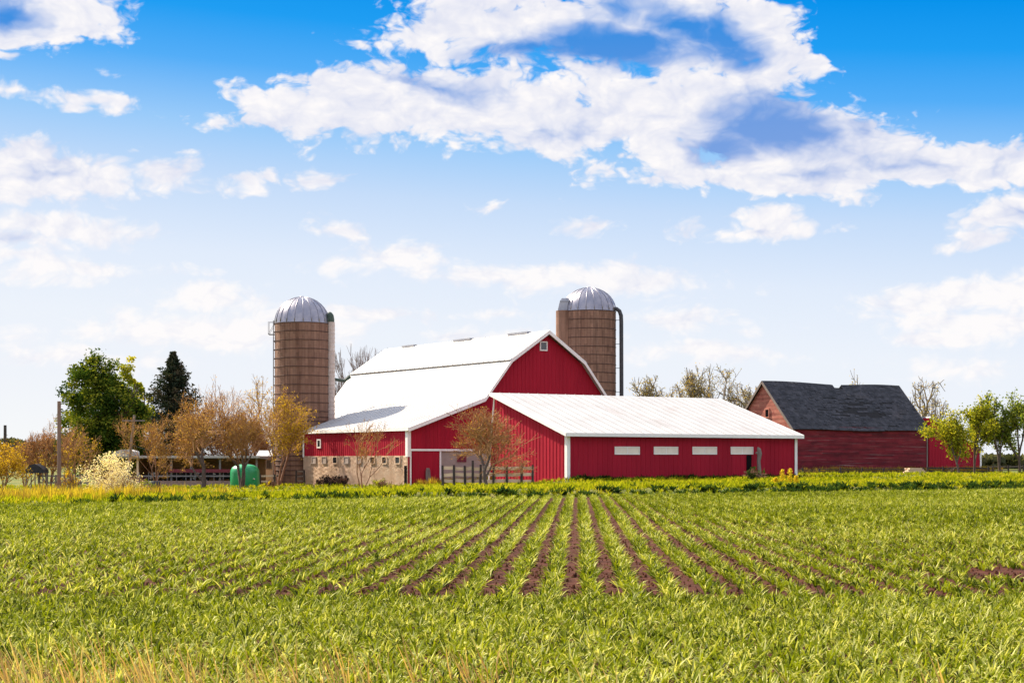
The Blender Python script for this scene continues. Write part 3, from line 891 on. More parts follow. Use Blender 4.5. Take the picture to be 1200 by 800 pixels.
for s_r in (-0.36, OL + 0.30):
    def old_rake(m):
        for side in (0, 1):
            a, b = roof_pt(side, s_r, -0.08, -0.2), roof_pt(side, s_r, 1.0, -0.2)
            m.hexa(a, b, roof_pt(side, s_r, 1.0, 0.03), roof_pt(side, s_r, -0.08, 0.03), (-0.06, 0, 0))
    sub('rake_board', WOODG, old, old_rake)

# ---- red metal annex at its right end -------------------------------------------
AO = frame_pt(OO, OL + 0.35, 0.1)
AL = s_at(AO, 0, 1149.5)
annex = thing('red_annex', AO, 'small red metal-sided shed with a sloping roof at the right end of the old barn', 'shed', YAW)
az0, az1 = z_at(AO, 0, 0, 489), z_at(AO, AL, 0, 527)
azt = lambda s: az0 + (az1 - az0) * s / AL
sub('front_wall', RED, annex, lambda m: ribwall(m, FP, 0, AL, 0.9, azt, pitch=0.45, seed=51))
sub('side_wall', RED, annex, lambda m: (m.box(AL - .08, AL, 0.02, 6.5, 0.4, az1 - .02), m.box(0, 0.08, 0.02, 6.5, 0.4, az0 - .02), m.prism([(0.1, 6.42, 0.4), (AL - .1, 6.42, 0.4), (AL - .1, 6.42, az1 - .05), (0.1, 6.42, az0 - .05)], (0, 0.08, 0))))
sub('base_course', STONE, annex, lambda m: m.box(-0.0, AL + 0.05, -0.08, 0.2, -0.3, 0.89))
sub('roof', GALVD, annex, lambda m: slope(m, (AL + 0.2, -0.25, az1 + 0.06 - .2 * (az0 - az1) / AL), (AL + 0.2, 6.7, az1 + 0.06 - .2 * (az0 - az1) / AL), (0.02, 6.7, az0 + 0.06), (0.02, -0.25, az0 + 0.06)))
sub('corner_board', TRIM, annex, lambda m: m.box(AL - 0.22, AL + 0.02, -0.085, -0.035, 0.5, az1 - 0.05))

# ---- silos ----------------------------------------------------------------------
def silo(loc, rad, ztop, zdome, label, chute_ang, seed, hoop_step, pipe=None, shape='round', chute_mat=CHUTE):
    t = thing('stave_silo', loc, label, 'silo')
    rg = random.Random(seed)
    z0 = -1.2
    def shell(m):
        n = 56; zlist = np.arange(z0, ztop, 0.75)
        for k in range(n):
            a, b = 2 * math.pi * k / n, 2 * math.pi * (k + 1) / n
            g = 0.012
            z = z0 - (0.37 if k % 2 else 0)
            while z < ztop:
                za, zb_ = max(z, z0), min(z + 0.75, ztop)
                if zb_ - za > 0.02:
                    r2 = rad + rg.uniform(-.006, .006)
                    tn = min(1, 0.72 + rg.gauss(0, 0.09) + 0.08 * math.sin(k * 2.3))
                    m.quad((r2 * math.cos(a + g * .3), r2 * math.sin(a + g * .3), za + .008), (r2 * math.cos(b - g * .3), r2 * math.sin(b - g * .3), za + .008),
                           (r2 * math.cos(b - g * .3), r2 * math.sin(b - g * .3), zb_ - .008), (r2 * math.cos(a + g * .3), r2 * math.sin(a + g * .3), zb_ - .008), tn)
                z += 0.75
        m.lathe([(rad - 0.03, z0), (rad - 0.03, ztop), (0.01, ztop)], seg=56, t=0.35)
    body = sub('wall', STAVE, t, shell)
    z = ztop - 0.06; i = 0
    while z > 0.3:
        m = MB(); m.lathe([(rad + .004, -.045), (rad + .04, -.03), (rad + .04, .03), (rad + .004, .045)], seg=56)
        # turnbuckle lugs
        for a in (R(176), R(188), R(60)):
            m.box(0, 0, 0, 0, 0, 0) if False else None
            c = Vector((math.cos(a), math.sin(a), 0)) * (rad + 0.04)
            m.box(c.x - .07, c.x + .07, c.y - .07, c.y + .07, -.06, .06)
        o = m.build('hoop', HOOP, t); o.location = (0, 0, z + rg.uniform(-.05, .05)); o.rotation_euler = (rg.uniform(-.006, .006), rg.uniform(-.006, .006), 0)
        z -= hoop_step if z > ztop * 0.45 else hoop_step * 0.55; i += 1
    ng = 20
    def dome(m):
        H = zdome - ztop
        prof = [(rad * 1.012, -0.03), (rad * 1.012, 0.0)] + [(rad * 1.0 * math.cos(R(q)), H * math.sin(R(q))) for q in np.linspace(2, 88, 13)]
        m.lathe([(r, ztop + z) for r, z in prof], seg=56)
        m.lathe([(0.3, zdome - 0.06), (0.3, zdome + 0.03), (0.02, zdome + 0.10)], seg=14)
    dm = sub('dome_roof', GALV, t, dome, smooth=True)
    def ribs(m):
        H = zdome - ztop
        for k in range(ng):
            w = 2 * math.pi * (k + .5) / ng
            m.tube([((rad * math.cos(R(q)) + .01) * math.cos(w), (rad * math.cos(R(q)) + .01) * math.sin(w), ztop + H * math.sin(R(q)) + .01) for q in np.linspace(0, 84, 10)], [0.055 - .003 * i for i in range(10)], 6)
    sub('rib_seams', GALV, dm, ribs, smooth=True)
    return t
LOC1 = at(354.2, 540, 170.6); LOC1.z = 0
silo1 = silo(LOC1, 2.72, CAM_H + (HZ - 376.5) / F * 168, CAM_H + (HZ - 348) / F * 170.6, 'brown stave silo with a ribbed metal dome, standing left of the big barn', 0, 61, 0.88)
def chute1(m):
    m.lathe([(0.42, -0.5), (0.42, 15.85)], c=(2.86, -0.25, 0), seg=14)
    z = -0.5
    while z < 15.7:
        m.lathe([(0.425, z), (0.45, z + .03), (0.45, z + .09), (0.425, z + .12)], c=(2.86, -0.25, 0), seg=14); z += 0.42
ch = sub('filling_chute', CHUTE, silo1, chute1)
sub('chute_cap', DKGREEN, ch, lambda m: m.lathe([(0.45, 15.85), (0.46, 16.1), (0.38, 16.55), (0.2, 16.8), (0.01, 16.9)], c=(2.78, -0.25, 0), seg=14))
def plat1(m):
    z0, z1 = CAM_H + (HZ - 391.5) / F * 170, CAM_H + (HZ - 377) / F * 170
    x0, x1 = -3.35, -2.68
    for y in (-0.35, 0.35):
        m.tube([(x1, y, z0), (x0, y, z0)], 0.03, 5); m.tube([(x0, y, z0), (x0, y, z1)], 0.022, 5); m.tube([(x0, y, z1), (x1, y, z1)], 0.02, 5); m.tube([(x0, y, z0), (x1, y, z1)], 0.018, 5)
    m.box(x0, x1, -0.35, 0.35, z0, z0 + 0.04)
sub('platform_bracket', RAILG, silo1, plat1)
def ladder(m):
    x = -2.80
    for y in (-0.75, -0.35): m.tube([(x, y, 0.2), (x, y, 16.0)], 0.025, 5)
    for i in range(50): m.tube([(x, -0.75, 0.4 + i * .315), (x, -0.35, 0.4 + i * .315)], 0.016, 4)
sub('ladder', RAILG, silo1, ladder)
sub('unloading_pipe', DKGREEN, silo1, lambda m: m.tube([(3.0, 0.3, 10.2), (4.1, 1.0, 10.05), (4.6, 1.4, 10.5)], [0.16, 0.16, 0.22], 8))
LOC2 = at(690.3, 540, 186); LOC2.z = 0
silo2 = silo(LOC2, 2.92, CAM_H + (HZ - 362.5) / F * 183.3, CAM_H + (HZ - 337) / F * 186, 'brown stave silo with a hatch box and black pipe, rising behind the barn gable', 0, 62, 0.96)
def chute2(m):
    zt2 = CAM_H + (HZ - 362.5) / F * 183.3
    rg = random.Random(4)
    c = (-2.72, -0.95)
    for k in range(16):
        a, b = 2 * math.pi * k / 16, 2 * math.pi * (k + 1) / 16
        z = -0.5
        while z < zt2:
            z1 = min(z + 0.75, zt2)
            m.quad((c[0] + .92 * math.cos(a), c[1] + .92 * math.sin(a), z), (c[0] + .92 * math.cos(b), c[1] + .92 * math.sin(b), z), (c[0] + .92 * math.cos(b), c[1] + .92 * math.sin(b), z1), (c[0] + .92 * math.cos(a), c[1] + .92 * math.sin(a), z1), rg.uniform(.6, .95))
            z = z1
c2 = sub('chute', STAVE, silo2, chute2)
def hatch(m):
    zt2 = CAM_H + (HZ - 362.5) / F * 183.3
    for z0, w0, w1, h in ((zt2, 0.86, 0.62, 1.0), (zt2 + 1.0, 0.62, 0.40, 0.32)):
        b = [(-2.6 - w0, -1.6, z0), (-2.6 + w0 * .75, -1.6, z0), (-2.6 + w0 * .75, -0.2, z0), (-2.6 - w0, -0.2, z0)]
        u = [(-2.6 - w1, -1.5, z0 + h), (-2.6 + w1 * .85, -1.5, z0 + h), (-2.6 + w1 * .85, -0.2, z0 + h), (-2.6 - w1, -0.2, z0 + h)]
        n = len(m.v); m.v += b + u
        for i in range(4):
            j = (i + 1) % 4; m.f.append((n + i, n + j, n + 4 + j, n + 4 + i)); m.t.append(0.9)
        m.f.append((n + 4, n + 5, n + 6, n + 7)); m.t.append(0.9)
hb = sub('hatch_box', GALVD, silo2, hatch)
for z in (1, 3):
    pass
def pipe2(m):
    zt2 = CAM_H + (HZ - 362.5) / F * 183.3
    pts = [(2.6, -0.8, zt2 + 0.25), (2.95, -0.9, zt2 + 0.22), (3.25, -1.0, zt2 - 0.02), (3.42, -1.0, zt2 - 0.5), (3.45, -1.0, zt2 - 1.2), (3.5, -1.0, 0)]
    m.tube(pts, 0.22, 10)
    z = zt2 - 1.0
    while z > 1:
        m.tube([(2.7, -0.9, z), (3.45, -1.0, z)], 0.03, 5); z -= 2.6
sub('blower_pipe', DKPIPE, silo2, pipe2)

# ---- cowshed, milk house, tank, fences, poles ----------------------------------------
cy = 165.0
cx0, cx1 = X_at(160, cy), X_at(303, cy)
cg = gzf((cx0 + cx1) / 2, cy)
cs = thing('cowshed', (cx0, cy, cg), 'low open-fronted cowshed with a thin white roof, behind the bare rusty trees', 'shed')
CW = cx1 - cx0
zr = CAM_H + (HZ - 534) / F * cy - cg
sub('roof', WHITE, cs, lambda m: slope(m, (-1.3, -0.7, zr), (CW + 0.2, -0.7, zr), (CW + 0.2, 5, zr - 0.12), (-1.3, 5, zr - 0.12), th=0.2))
sub('roof_hood', WHITE, cs, lambda m: m.prism([(-2.1, -0.9, zr - .05), (0.0, -0.9, zr - .05), (0.0, -0.9, zr + .42), (-0.6, -0.9, zr + .62), (-1.3, -0.9, zr + .62), (-2.1, -0.9, zr + .3)], (0, 2.2, 0)))
sub('back_wall', HAY, cs, lambda m: (m.box(0, CW, 4.7, 4.9, 0, zr - .3), m.box(-0.1, 0.05, 0.3, 4.7, 0, zr - .3)))
for px in (161.5, 201, 224, 258, 301):
    sub('post', WOODT if px < 170 else RAILG, cs, lambda m: m.box(X_at(px, cy) - cx0 - .09, X_at(px, cy) - cx0 + .09, -0.12, 0.06, 0, zr - .02))
sub('feed_wall', PINKWALL, cs, lambda m: m.box(0.1, CW, -0.75, -0.55, -0.2, 0.62))
sub('feed_rail', RAILG, cs, lambda m: (m.box(0, CW, -0.32, -0.2, 1.0, 1.14), [m.box(i * 0.9 + .3, i * 0.9 + .36, -0.31, -0.24, 0.6, 1.42) for i in range(13)]))
sub('red_beam', REDGATE, cs, lambda m: m.box(3.2, CW - .2, -0.5, -0.38, 1.42, 1.74))

def cow(name_i, px, Y, face, label):
    X = X_at(px, Y)
    t = thing('cow', (X, Y, cg), label, 'cow', rz=0 if face > 0 else math.pi, group='cows in the open cowshed')
    me = bpy.data.meshes.new('body')
    vs = [(-0.75, 0, 1.12), (-0.3, 0, 1.08), (0.3, 0, 1.05), (0.7, 0, 1.12), (0.98, 0, 1.26), (1.22, 0, 1.28), (1.5, 0, 1.08)]
    rs = [0.30, 0.36, 0.36, 0.30, 0.17, 0.16, 0.09]
    es = [(i, i + 1) for i in range(6)]
    def leg(at_i, x, y, hind):
        n = len(vs)
        if hind:
            vs.extend([(x + .06, y, 0.72), (x - .12, y, 0.46), (x - .04, y, 0.03)]); rs.extend([.13, .065, .055])
        else:
            vs.extend([(x, y, 0.72), (x + .02, y, 0.40), (x + .01, y, 0.03)]); rs.extend([.12, .06, .055])
        es.extend([(at_i, n), (n, n + 1), (n + 1, n + 2)])
    leg(0, -0.75, .2, 1); leg(0, -0.75, -.2, 1); leg(3, 0.6, .19, 0); leg(3, 0.6, -.19, 0)
    n = len(vs); vs.extend([(1.2, .24, 1.36), (1.2, -.24, 1.36), (-1.05, 0, 1.2), (-1.1, 0, 0.6)]); rs.extend([.035, .035, .035, .03])
    es.extend([(5, n), (5, n + 1), (0, n + 2), (n + 2, n + 3)])
    me.from_pydata(vs, es, [])
    o = link('body', me, t)
    md = o.modifiers.new('skin', 'SKIN')
    for i, r in enumerate(rs): me.skin_vertices[0].data[i].radius = (r, r)
    me.skin_vertices[0].data[1].use_root = True
    sb = o.modifiers.new('sub', 'SUBSURF'); sb.levels = 2; sb.render_levels = 2
    me.materials.append(HIDE)
    o.location = (0, 0, 0)
    # each cow its own patch pattern: shift the mesh's texture space by placing the body around a different origin
    return t
for i, (px, Y, fc, lb) in enumerate(((185, 167.0, 1, 'dark cow farthest left behind the cowshed rail'), (207, 166.4, -1, 'dark cow standing behind the rail just right of the second cowshed post'),
        (218, 167.4, 1, 'black and white cow in the shade near the middle of the cowshed'), (236, 166.3, 1, 'dark cow behind the thick rusty tree trunk in the cowshed'),
        (262, 166.8, -1, 'dark cow farthest right in the cowshed, next to the green tank'))):
    cow(i, px, Y, fc, lb)

my = 172.0
mx0, mx1 = X_at(304, my), X_at(330, my)
mg = gzf(mx0, my)
mh = thing('milk_house', (mx0, my, mg), 'small tan block milk house with a white roof, tucked left of the brown silo', 'building')
zm = CAM_H + (HZ - 534) / F * my - mg
sub('wall', BLOCK, mh, lambda m: m.box(0, mx1 - mx0, 0, 3.4, -0.2, zm, 0.8))
sub('roof', WHITE, mh, lambda m: (slope(m, (-.3, -.35, zm - .02), (mx1 - mx0, -.35, zm - .02), (mx1 - mx0, 1.8, zm + .55), (-.3, 1.8, zm + .55)), slope(m, (-.3, 3.7, zm - .02), (mx1 - mx0, 3.7, zm - .02), (mx1 - mx0, 1.8, zm + .55), (-.3, 1.8, zm + .55))))
sub('fascia_board', WOODB, mh, lambda m: m.box(-.3, mx1 - mx0, -.42, -.36, zm - .28, zm - .06))
window(mh, FP, X_at(315, my) - mx0, CAM_H + (HZ - 544) / F * my - mg, 0.4, 0.75, fr=WOODG, fw=0.07)

def board_fence(px0, px1, Y, posts, top_py, nr, label, group=None, rail=WOODT, post=WOODD, rz=0, rw=0.15, tall=()):
    X0, X1 = X_at(px0, Y), X_at(px1, Y)
    g = gzf((X0 + X1) / 2, Y)
    t = thing('board_fence', (X0, Y, g), label, 'fence', rz, group)
    zt_ = CAM_H + (HZ - top_py) / F * Y - g
    rg = random.Random(int(px0))
    for i in range(nr):
        z1 = zt_ - i * (zt_ - 0.06) / nr - 0.02
        m = MB()
        xs_ = [0] + [X_at(p, Y) - X0 for p in posts if px0 + 2 < p < px1 - 2] + [X1 - X0]
        for a, b in zip(xs_[:-1], xs_[1:]):
            dz = rg.uniform(-.05, .05); dz2 = rg.uniform(-.05, .05)
            m.hexa((a + .01, -0.03, z1 - rw + dz), (b - .01, -0.03, z1 - rw + dz2), (b - .01, -0.03, z1 + dz2), (a + .01, -0.03, z1 + dz), (0, 0.04, 0), rg.uniform(.6, 1))
        m.build('rail', rail, t)
    for p in posts:
        m = MB(); x = X_at(p, Y) - X0; h = zt_ + (0.45 if p in tall else rg.uniform(.02, .16))
        m.tube([(x, -0.12, -0.2), (x + rg.uniform(-.04, .04), -0.12, h)], [0.10, 0.085], 7)
        m.build('post', post, t)
    return t
board_fence(517, 626, 126.0, (519, 532, 545, 554, 563, 578, 594, 611, 624), 546.5, 3, rw=0.24, label='tan board fence with dark posts in front of the grey block wall and round tree', tall=(554,))
board_fence(304, 324, 160.0, (305, 322), 556, 2, 'short tan board fence between the green tank and the silo', rail=WOODT)
board_fence(346, 358, 166.0, (347, 357), 551, 3, 'short grey rail fence tucked between the silo foot and the tan block wall', rail=WOODG)
board_fence(1086, 1160, 171.0, (1087, 1105, 1122, 1141, 1158), 547.5, 2, 'dark rail fence along the foot of the small red annex', rail=WOODD, rw=0.16)
board_fence(1160, 1290, 172.0, (1163, 1181, 1199, 1218, 1240, 1265, 1288), 546, 2, 'grey rail fence under the leafy young trees at the right edge', rail=WOODG, rw=0.10)
board_fence(936, 1084, 171.5, (940, 960, 985, 1010, 1035, 1060, 1082), 549, 2, 'low dark rail fence along the old barn foundation', rail=WOODD, rw=0.09)
board_fence(46, 104, 152.0, (46, 55, 66, 76, 86, 95, 103), 556.5, 2, 'grey wooden fence with uprights between the utility pole and the blossom bush', rail=WOODG, post=WOODG, rw=0.12)

# pile of pale boards by the old barn
p = at(1068, 550, 171.8); pz = gzf(p.x, p.y)
def pile(m):
    rg = random.Random(3)
    for lay in range(5):
        for i in range(4):
            x = rg.uniform(-.2, .2); L_ = 1.15 - lay * 0.12
            m.box(x - L_, x + L_, -0.5 + i * .25, -0.28 + i * .25, lay * .12, lay * .12 + .1, rg.uniform(.7, 1))
o = sub('board_pile', WOODT, None, pile); o.location = (p.x, p.y - 1.2, pz); o.rotation_euler = (0, 0, R(12))
tag(o, 'pile of tan boards lying at the foot of the old weathered barn', 'board pile')

# green tank
ty = 158.0; tx = X_at(287, ty); tz = gzf(tx, ty)
def tank(m):
    m.lathe([(1.30, -0.1), (1.34, 0.05), (1.34, 1.25), (1.30, 1.50), (1.16, 1.74), (0.88, 1.92), (0.45, 2.02), (0.02, 2.04)], seg=40, rmod=lambda k, z: 1.0)
tk = thing('plastic_tank', (tx, ty, tz), 'rounded bright green plastic tank behind the twin tree stems', 'tank')
sub('shell', GREEN, tk, tank, smooth=True)
sub('lid', GREEN, tk, lambda m: m.lathe([(0.28, 2.0), (0.28, 2.1), (0.24, 2.13), (0.01, 2.14)], seg=20))
sub('valve', PANEL, tk, lambda m: m.tube([(0.95, -0.93, 0.68), (1.05, -1.06, 0.68)], [0.08, 0.05], 8))

# black bundle
by = 146.0; bx = X_at(181, by)
def bundle(m):
    m.lathe([(0.02, -0.48), (0.36, -0.47), (0.44, -0.38), (0.45, 0), (0.44, 0.38), (0.36, 0.47), (0.02, 0.48)], seg=22, rmod=lambda k, z: 1 + 0.03 * math.sin(k * 2.1))
o = sub('black_bundle', BLACK, None, bundle, smooth=True); o.location = (bx, by, gzf(bx, by) + .40); o.rotation_euler = (0, R(90), R(8))
tag(o, 'black plastic-wrapped round bundle lying right of the white blossom bush', 'bundle')

# dark shelter at far left
hy = 152.0; hx = X_at(43, hy); hz_ = gzf(hx, hy)
sh = thing('small_shelter', (hx, hy, hz_), 'small dark shelter with a hunched black roof on posts at far left', 'shelter')
zs = CAM_H + (HZ - 554) / F * hy - hz_
sub('roof', BLACK, sh, lambda m: m.prism([(-0.85, -.8, zs), (0.85, -.8, zs), (0.80, -.8, zs + .30), (0.45, -.8, zs + .62), (0.05, -.8, zs + .82), (-0.42, -.8, zs + .7), (-0.75, -.8, zs + .35)], (0, 1.7, 0)))
for x in (-0.72, 0.05, 0.75):
    for y in (-.7, .8): sub('post', WOODG, sh, lambda m: m.tube([(x, y, -.1), (x, y, zs + .02)], .055, 6))

# poles
def pole(px, Y, top_py, r0, r1, lean, label, arm=True, mat_=WOODB):
    X = X_at(px, Y); g = gzf(X, Y); h = CAM_H + (HZ - top_py) / F * Y - g
    t = thing('utility_pole', (X, Y, g - .1), label, 'utility pole')
    sub('shaft', mat_, t, lambda m: m.tube([(0, 0, 0), (lean * .5, 0, h * .5), (lean, 0, h + .1)], [r0, (r0 + r1) / 2, r1], 12))
    return t, h, lean
t, h, l = pole(69.3, 149.0, 470, 0.19, 0.16, 0.0, 'tall plain brown utility pole left of the big green tree')
sub('insulator_bracket', GALVD, t, lambda m: (m.tube([(0.1, 0, h - .1), (0.45, 0, h - .05)], .035, 6), m.tube([(0.45, 0, h - .12), (0.45, 0, h + .1)], [.06, .04], 8)))
t, h, l = pole(148, 158.0, 486, 0.14, 0.12, 0.75, 'leaning grey utility pole between the big green tree and dark conifer', mat_=WOODG)
sub('crossarm', WOODG, t, lambda m: m.box(l - 1.1, l + 1.0, -0.2, -0.13, h - .5, h - .36))
def wire(m):
    pts = []
    for i in range(13):
        f = i / 12; pts.append((l - .6 + 6.0 * f, 1.0 * f, h * 0.62 - 0.9 * math.sin(math.pi * f * .8) * .8 - 0.2 * f))
    m.tube(pts, 0.02, 5)
sub('wire', DKPIPE, t, wire)
t, h, l = pole(6, 300.0, 498, 0.32, 0.26, 0.0, 'small distant dark utility pole at the far left edge', mat_=WOODD)

# ---------------------------------------------------------------- vegetation
def seg_tubes(segs, sides_thick=6, thick=0.04):
    """segs: list of (p0, p1, r0, r1) -> V, F (quads)"""
    Vs, Fs, n0 = [], [], 0
    A = np.array([np.concatenate([s[0], s[1], [s[2], s[3]]]) for s in segs])
    for sel, k in ((A[:, 6] >= thick, sides_thick), (A[:, 6] < thick, 3)):
        B = A[sel]
        if not len(B): continue
        d = B[:, 3:6] - B[:, 0:3]
        d = d / np.maximum(np.linalg.norm(d, axis=1, keepdims=True), 1e-6)
        ref = np.where(np.abs(d[:, 2:3]) > 0.9, np.array([[1.0, 0, 0]]), np.array([[0, 0, 1.0]]))
        a = np.cross(d, ref); a /= np.linalg.norm(a, axis=1, keepdims=True)
        b = np.cross(d, a)
        w = 2 * np.pi * np.arange(k) / k
        ring = a[:, None, :] * np.cos(w)[None, :, None] + b[:, None, :] * np.sin(w)[None, :, None]
        v0 = B[:, None, 0:3] + ring * B[:, None, 6:7]
        v1 = B[:, None, 3:6] + d[:, None, :] * (B[:, None, 7:8] * 0.4) + ring * B[:, None, 7:8]
        V = np.concatenate([v0, v1], 1).reshape(-1, 3)
        m = len(B)
        base = n0 + np.arange(m)[:, None] * (2 * k)
        i = np.arange(k)[None, :]; j = (i + 1) % k
        Q = np.stack([base + i, base + j, base + k + j, base + k + i], -1).reshape(-1, 4)
        Vs.append(V); Fs.append(Q); n0 += len(V)
    return np.concatenate(Vs), np.concatenate(Fs)

def rot_about(d, ang, az, rng):
    d = d / np.linalg.norm(d)
    ref = np.array([1.0, 0, 0]) if abs(d[2]) > 0.8 else np.array([0, 0, 1.0])
    a = np.cross(d, ref); a /= np.linalg.norm(a); b = np.cross(d, a)
    return d * math.cos(ang) + (a * math.cos(az) + b * math.sin(az)) * math.sin(ang)

def branches(seed, stems=1, stem_spread=0.15, trunk=0.28, levels=5, nch=(2, 4), spread=(0.35, 0.8), ratio=0.74, jit=0.10, up=0.06, r0=0.03, droop=0.0, gnarl=0.0, nseg=3, start=1):
    """unit-ish tree; returns list of (p0,p1,r0,r1,level)"""
    rng = np.random.RandomState(seed)
    segs = []
    stack = []
    for k in range(stems):
        az = 2 * math.pi * (k + rng.rand() * 0.6) / stems
        sp = stem_spread * (0.5 + rng.rand())
        d = np.array([math.cos(az) * sp, math.sin(az) * sp, 1.0])
        stack.append((np.array([0.02 * math.cos(az), 0.02 * math.sin(az), 0]) * (stems > 1), d / np.linalg.norm(d), trunk * (0.8 + 0.4 * rng.rand()), r0 * (1 if stems == 1 else 0.7), 0))
    while stack:
        p, d, Ln, r, lv = stack.pop()
        pts = [p]; dirs = [d]
        for i in range(nseg):
            d = d + rng.randn(3) * (jit + gnarl * (lv > 0)) + np.array([0, 0, up - droop * lv])
            d /= np.linalg.norm(d)
            p1 = p + d * Ln / nseg
            ra, rb = r * (1 - 0.35 * i / nseg), r * (1 - 0.35 * (i + 1) / nseg)
            segs.append((p, p1, ra, rb, lv))
            p = p1; pts.append(p); dirs.append(d)
        if lv < levels:
            n = rng.randint(nch[0], nch[1] + 1)
            for c in range(n):
                end = c < 2
                i = nseg if end else rng.randint(start if lv == 0 else 1, nseg + 1)
                ang = rng.uniform(*spread) * (0.8 if end else 1.1)
                nd = rot_about(dirs[i], ang, rng.rand() * 6.28 + c * 2.4, rng)
                stack.append((pts[i], nd, Ln * ratio * rng.uniform(0.75, 1.2) * (1.25 if lv == 0 else 1), r * (0.68 if end else 0.5), lv + 1))
    return segs

def fit(segs, h, wx, wy=None, rmin=0.012, rscale=None):
    P = np.array([s[1] for s in segs])
    lo, hi = P.min(0), P.max(0)
    q = np.percentile(np.abs(P[:, :2]), 98, axis=0)
    sc = np.array([wx / 2 / max(q[0], 1e-3), (wy or wx) / 2 / max(q[1], 1e-3), h / hi[2]])
    rs = rscale or h
    return [(s[0] * sc, s[1] * sc, max(s[2] * rs, rmin), max(s[3] * rs, rmin * 0.8), s[4]) for s in segs]

def leaf_quads(C, size, rng, droop=0.0, aspect=0.6, up=0.0):
    """C (n,3) centres, random leaf-shaped quads"""
    n = len(C)
    d = rng.randn(n, 3); d[:, 2] = d[:, 2] * (1 - droop * .5) - droop + up; d /= np.linalg.norm(d, axis=1, keepdims=True)
    e = rng.randn(n, 3); e -= d * (e * d).sum(1, keepdims=True); e /= np.linalg.norm(e, axis=1, keepdims=True)
    L = size * (0.6 + 0.8 * rng.rand(n, 1)); W = L * aspect * 0.5
    V = np.stack([C - d * L * .5, C + e * W, C + d * L * .5, C - e * W], 1).reshape(-1, 3)
    Q = np.arange(4 * n).reshape(-1, 4)
    return V, Q

def put_tree(name, px, Y, top_py, width_px, label, cat, seed, bark, leafm=None, nleaf=0, lsize=0.15, group=None, leaf_level=3, leaf_spread=0.12, base_z=None,
             trunk_part=True, bloom=0.0, droop=0.0, wy=None, dx=0.0, rmin=0.012, r_abs=None, tint_bias=0.5, tint_var=0.28, lean=0.0, zmin=0.0, twig=None, **kw):
    X = X_at(px, Y); g = gzf(X, Y) if base_z is None else base_z
    h = CAM_H + (HZ - top_py) / F * Y - g
    w = width_px / F * Y
    t = thing(name, (X, Y, g - 0.05), label, cat, group=group)
    segs = fit(branches(seed, droop=droop, **kw), h, w, wy, rmin)
    if dx or lean:
        segs = [(s[0] + np.array([dx * s[0][2] / h, 0, 0]), s[1] + np.array([dx * s[1][2] / h, 0, 0]), s[2], s[3], s[4]) for s in segs]
    lv_t = 2
    A = [s for s in segs if s[4] < lv_t]; B = [s for s in segs if s[4] >= lv_t]
    V, Q = seg_tubes(A, 7, 0.02)
    link('trunk', np_mesh('trunk', V, Q, bark, tint=np.full(len(Q), 1.0), smooth=True), t)
    V, Q = seg_tubes(B, 5, 0.05)
    cr = link('crown' if nleaf or True else 'twigs', np_mesh('crown', V, Q, twig or bark, tint=np.full(len(Q), 1.0), smooth=True), t)
    if nleaf:
        rng = np.random.RandomState(seed + 500)
        T = [s for s in segs if s[4] >= leaf_level and (s[0][2] + s[1][2]) / 2 > zmin * h]
        idx = rng.randint(0, len(T), nleaf)
        f = rng.rand(nleaf, 1)
        P0 = np.array([s[0] for s in T])[idx]; P1 = np.array([s[1] for s in T])[idx]
        Cc = P0 + (P1 - P0) * f + rng.randn(nleaf, 3) * leaf_spread
        V, Q = leaf_quads(Cc, lsize, rng)
        # leaf clusters vary in hue from twig to twig
        tw = np.clip(tint_bias + tint_var * rng.randn(len(T))[idx] + 0.12 * rng.randn(nleaf), 0, 1)
        link('leaves', np_mesh('leaves', V, Q, leafm, tint=tw), cr)
    return t

L_RUST = leaf_mat('rusty_spring_buds', [(0.25, 0.125, 0.045), (0.40, 0.22, 0.06), (0.54, 0.35, 0.08)], 0.45)
L_GOLD = leaf_mat('golden_new_leaves', [(0.22, 0.13, 0.015), (0.38, 0.24, 0.02), (0.52, 0.34, 0.03)], 0.45)
L_PINK = leaf_mat('reddish_buds', [(0.18, 0.075, 0.045), (0.27, 0.13, 0.075), (0.36, 0.2, 0.10)], 0.4)
L_OAK = leaf_mat('sparse_oak_leaves', [(0.24, 0.21, 0.08), (0.36, 0.29, 0.10), (0.48, 0.31, 0.06)], 0.4)
L_YG = leaf_mat('yellow_green_leaves', [(0.08, 0.11, 0.012), (0.22, 0.24, 0.022), (0.42, 0.37, 0.03)], 0.45)
L_MID = leaf_mat('fresh_green_leaves', [(0.055, 0.095, 0.02), (0.16, 0.21, 0.035), (0.32, 0.33, 0.055)], 0.4)
L_DARK = leaf_mat('dense_dark_green_leaves', [(0.018, 0.04, 0.008), (0.06, 0.10, 0.013), (0.25, 0.25, 0.028)], 0.35)
L_FIR = leaf_mat('fir_needles', [(0.014, 0.024, 0.016), (0.032, 0.045, 0.026), (0.085, 0.065, 0.04)], 0.15)
L_BLOS = leaf_mat('cream_blossom', [(0.52, 0.38, 0.20), (0.72, 0.61, 0.42), (0.83, 0.76, 0.60)], 0.4)
L_YEL = leaf_mat('yellow_flowers', [(0.30, 0.22, 0.01), (0.55, 0.40, 0.02), (0.65, 0.50, 0.05)], 0.4)
L_WEED = leaf_mat('dark_weeds', [(0.012, 0.03, 0.01), (0.03, 0.06, 0.014), (0.08, 0.11, 0.02)], 0.35)

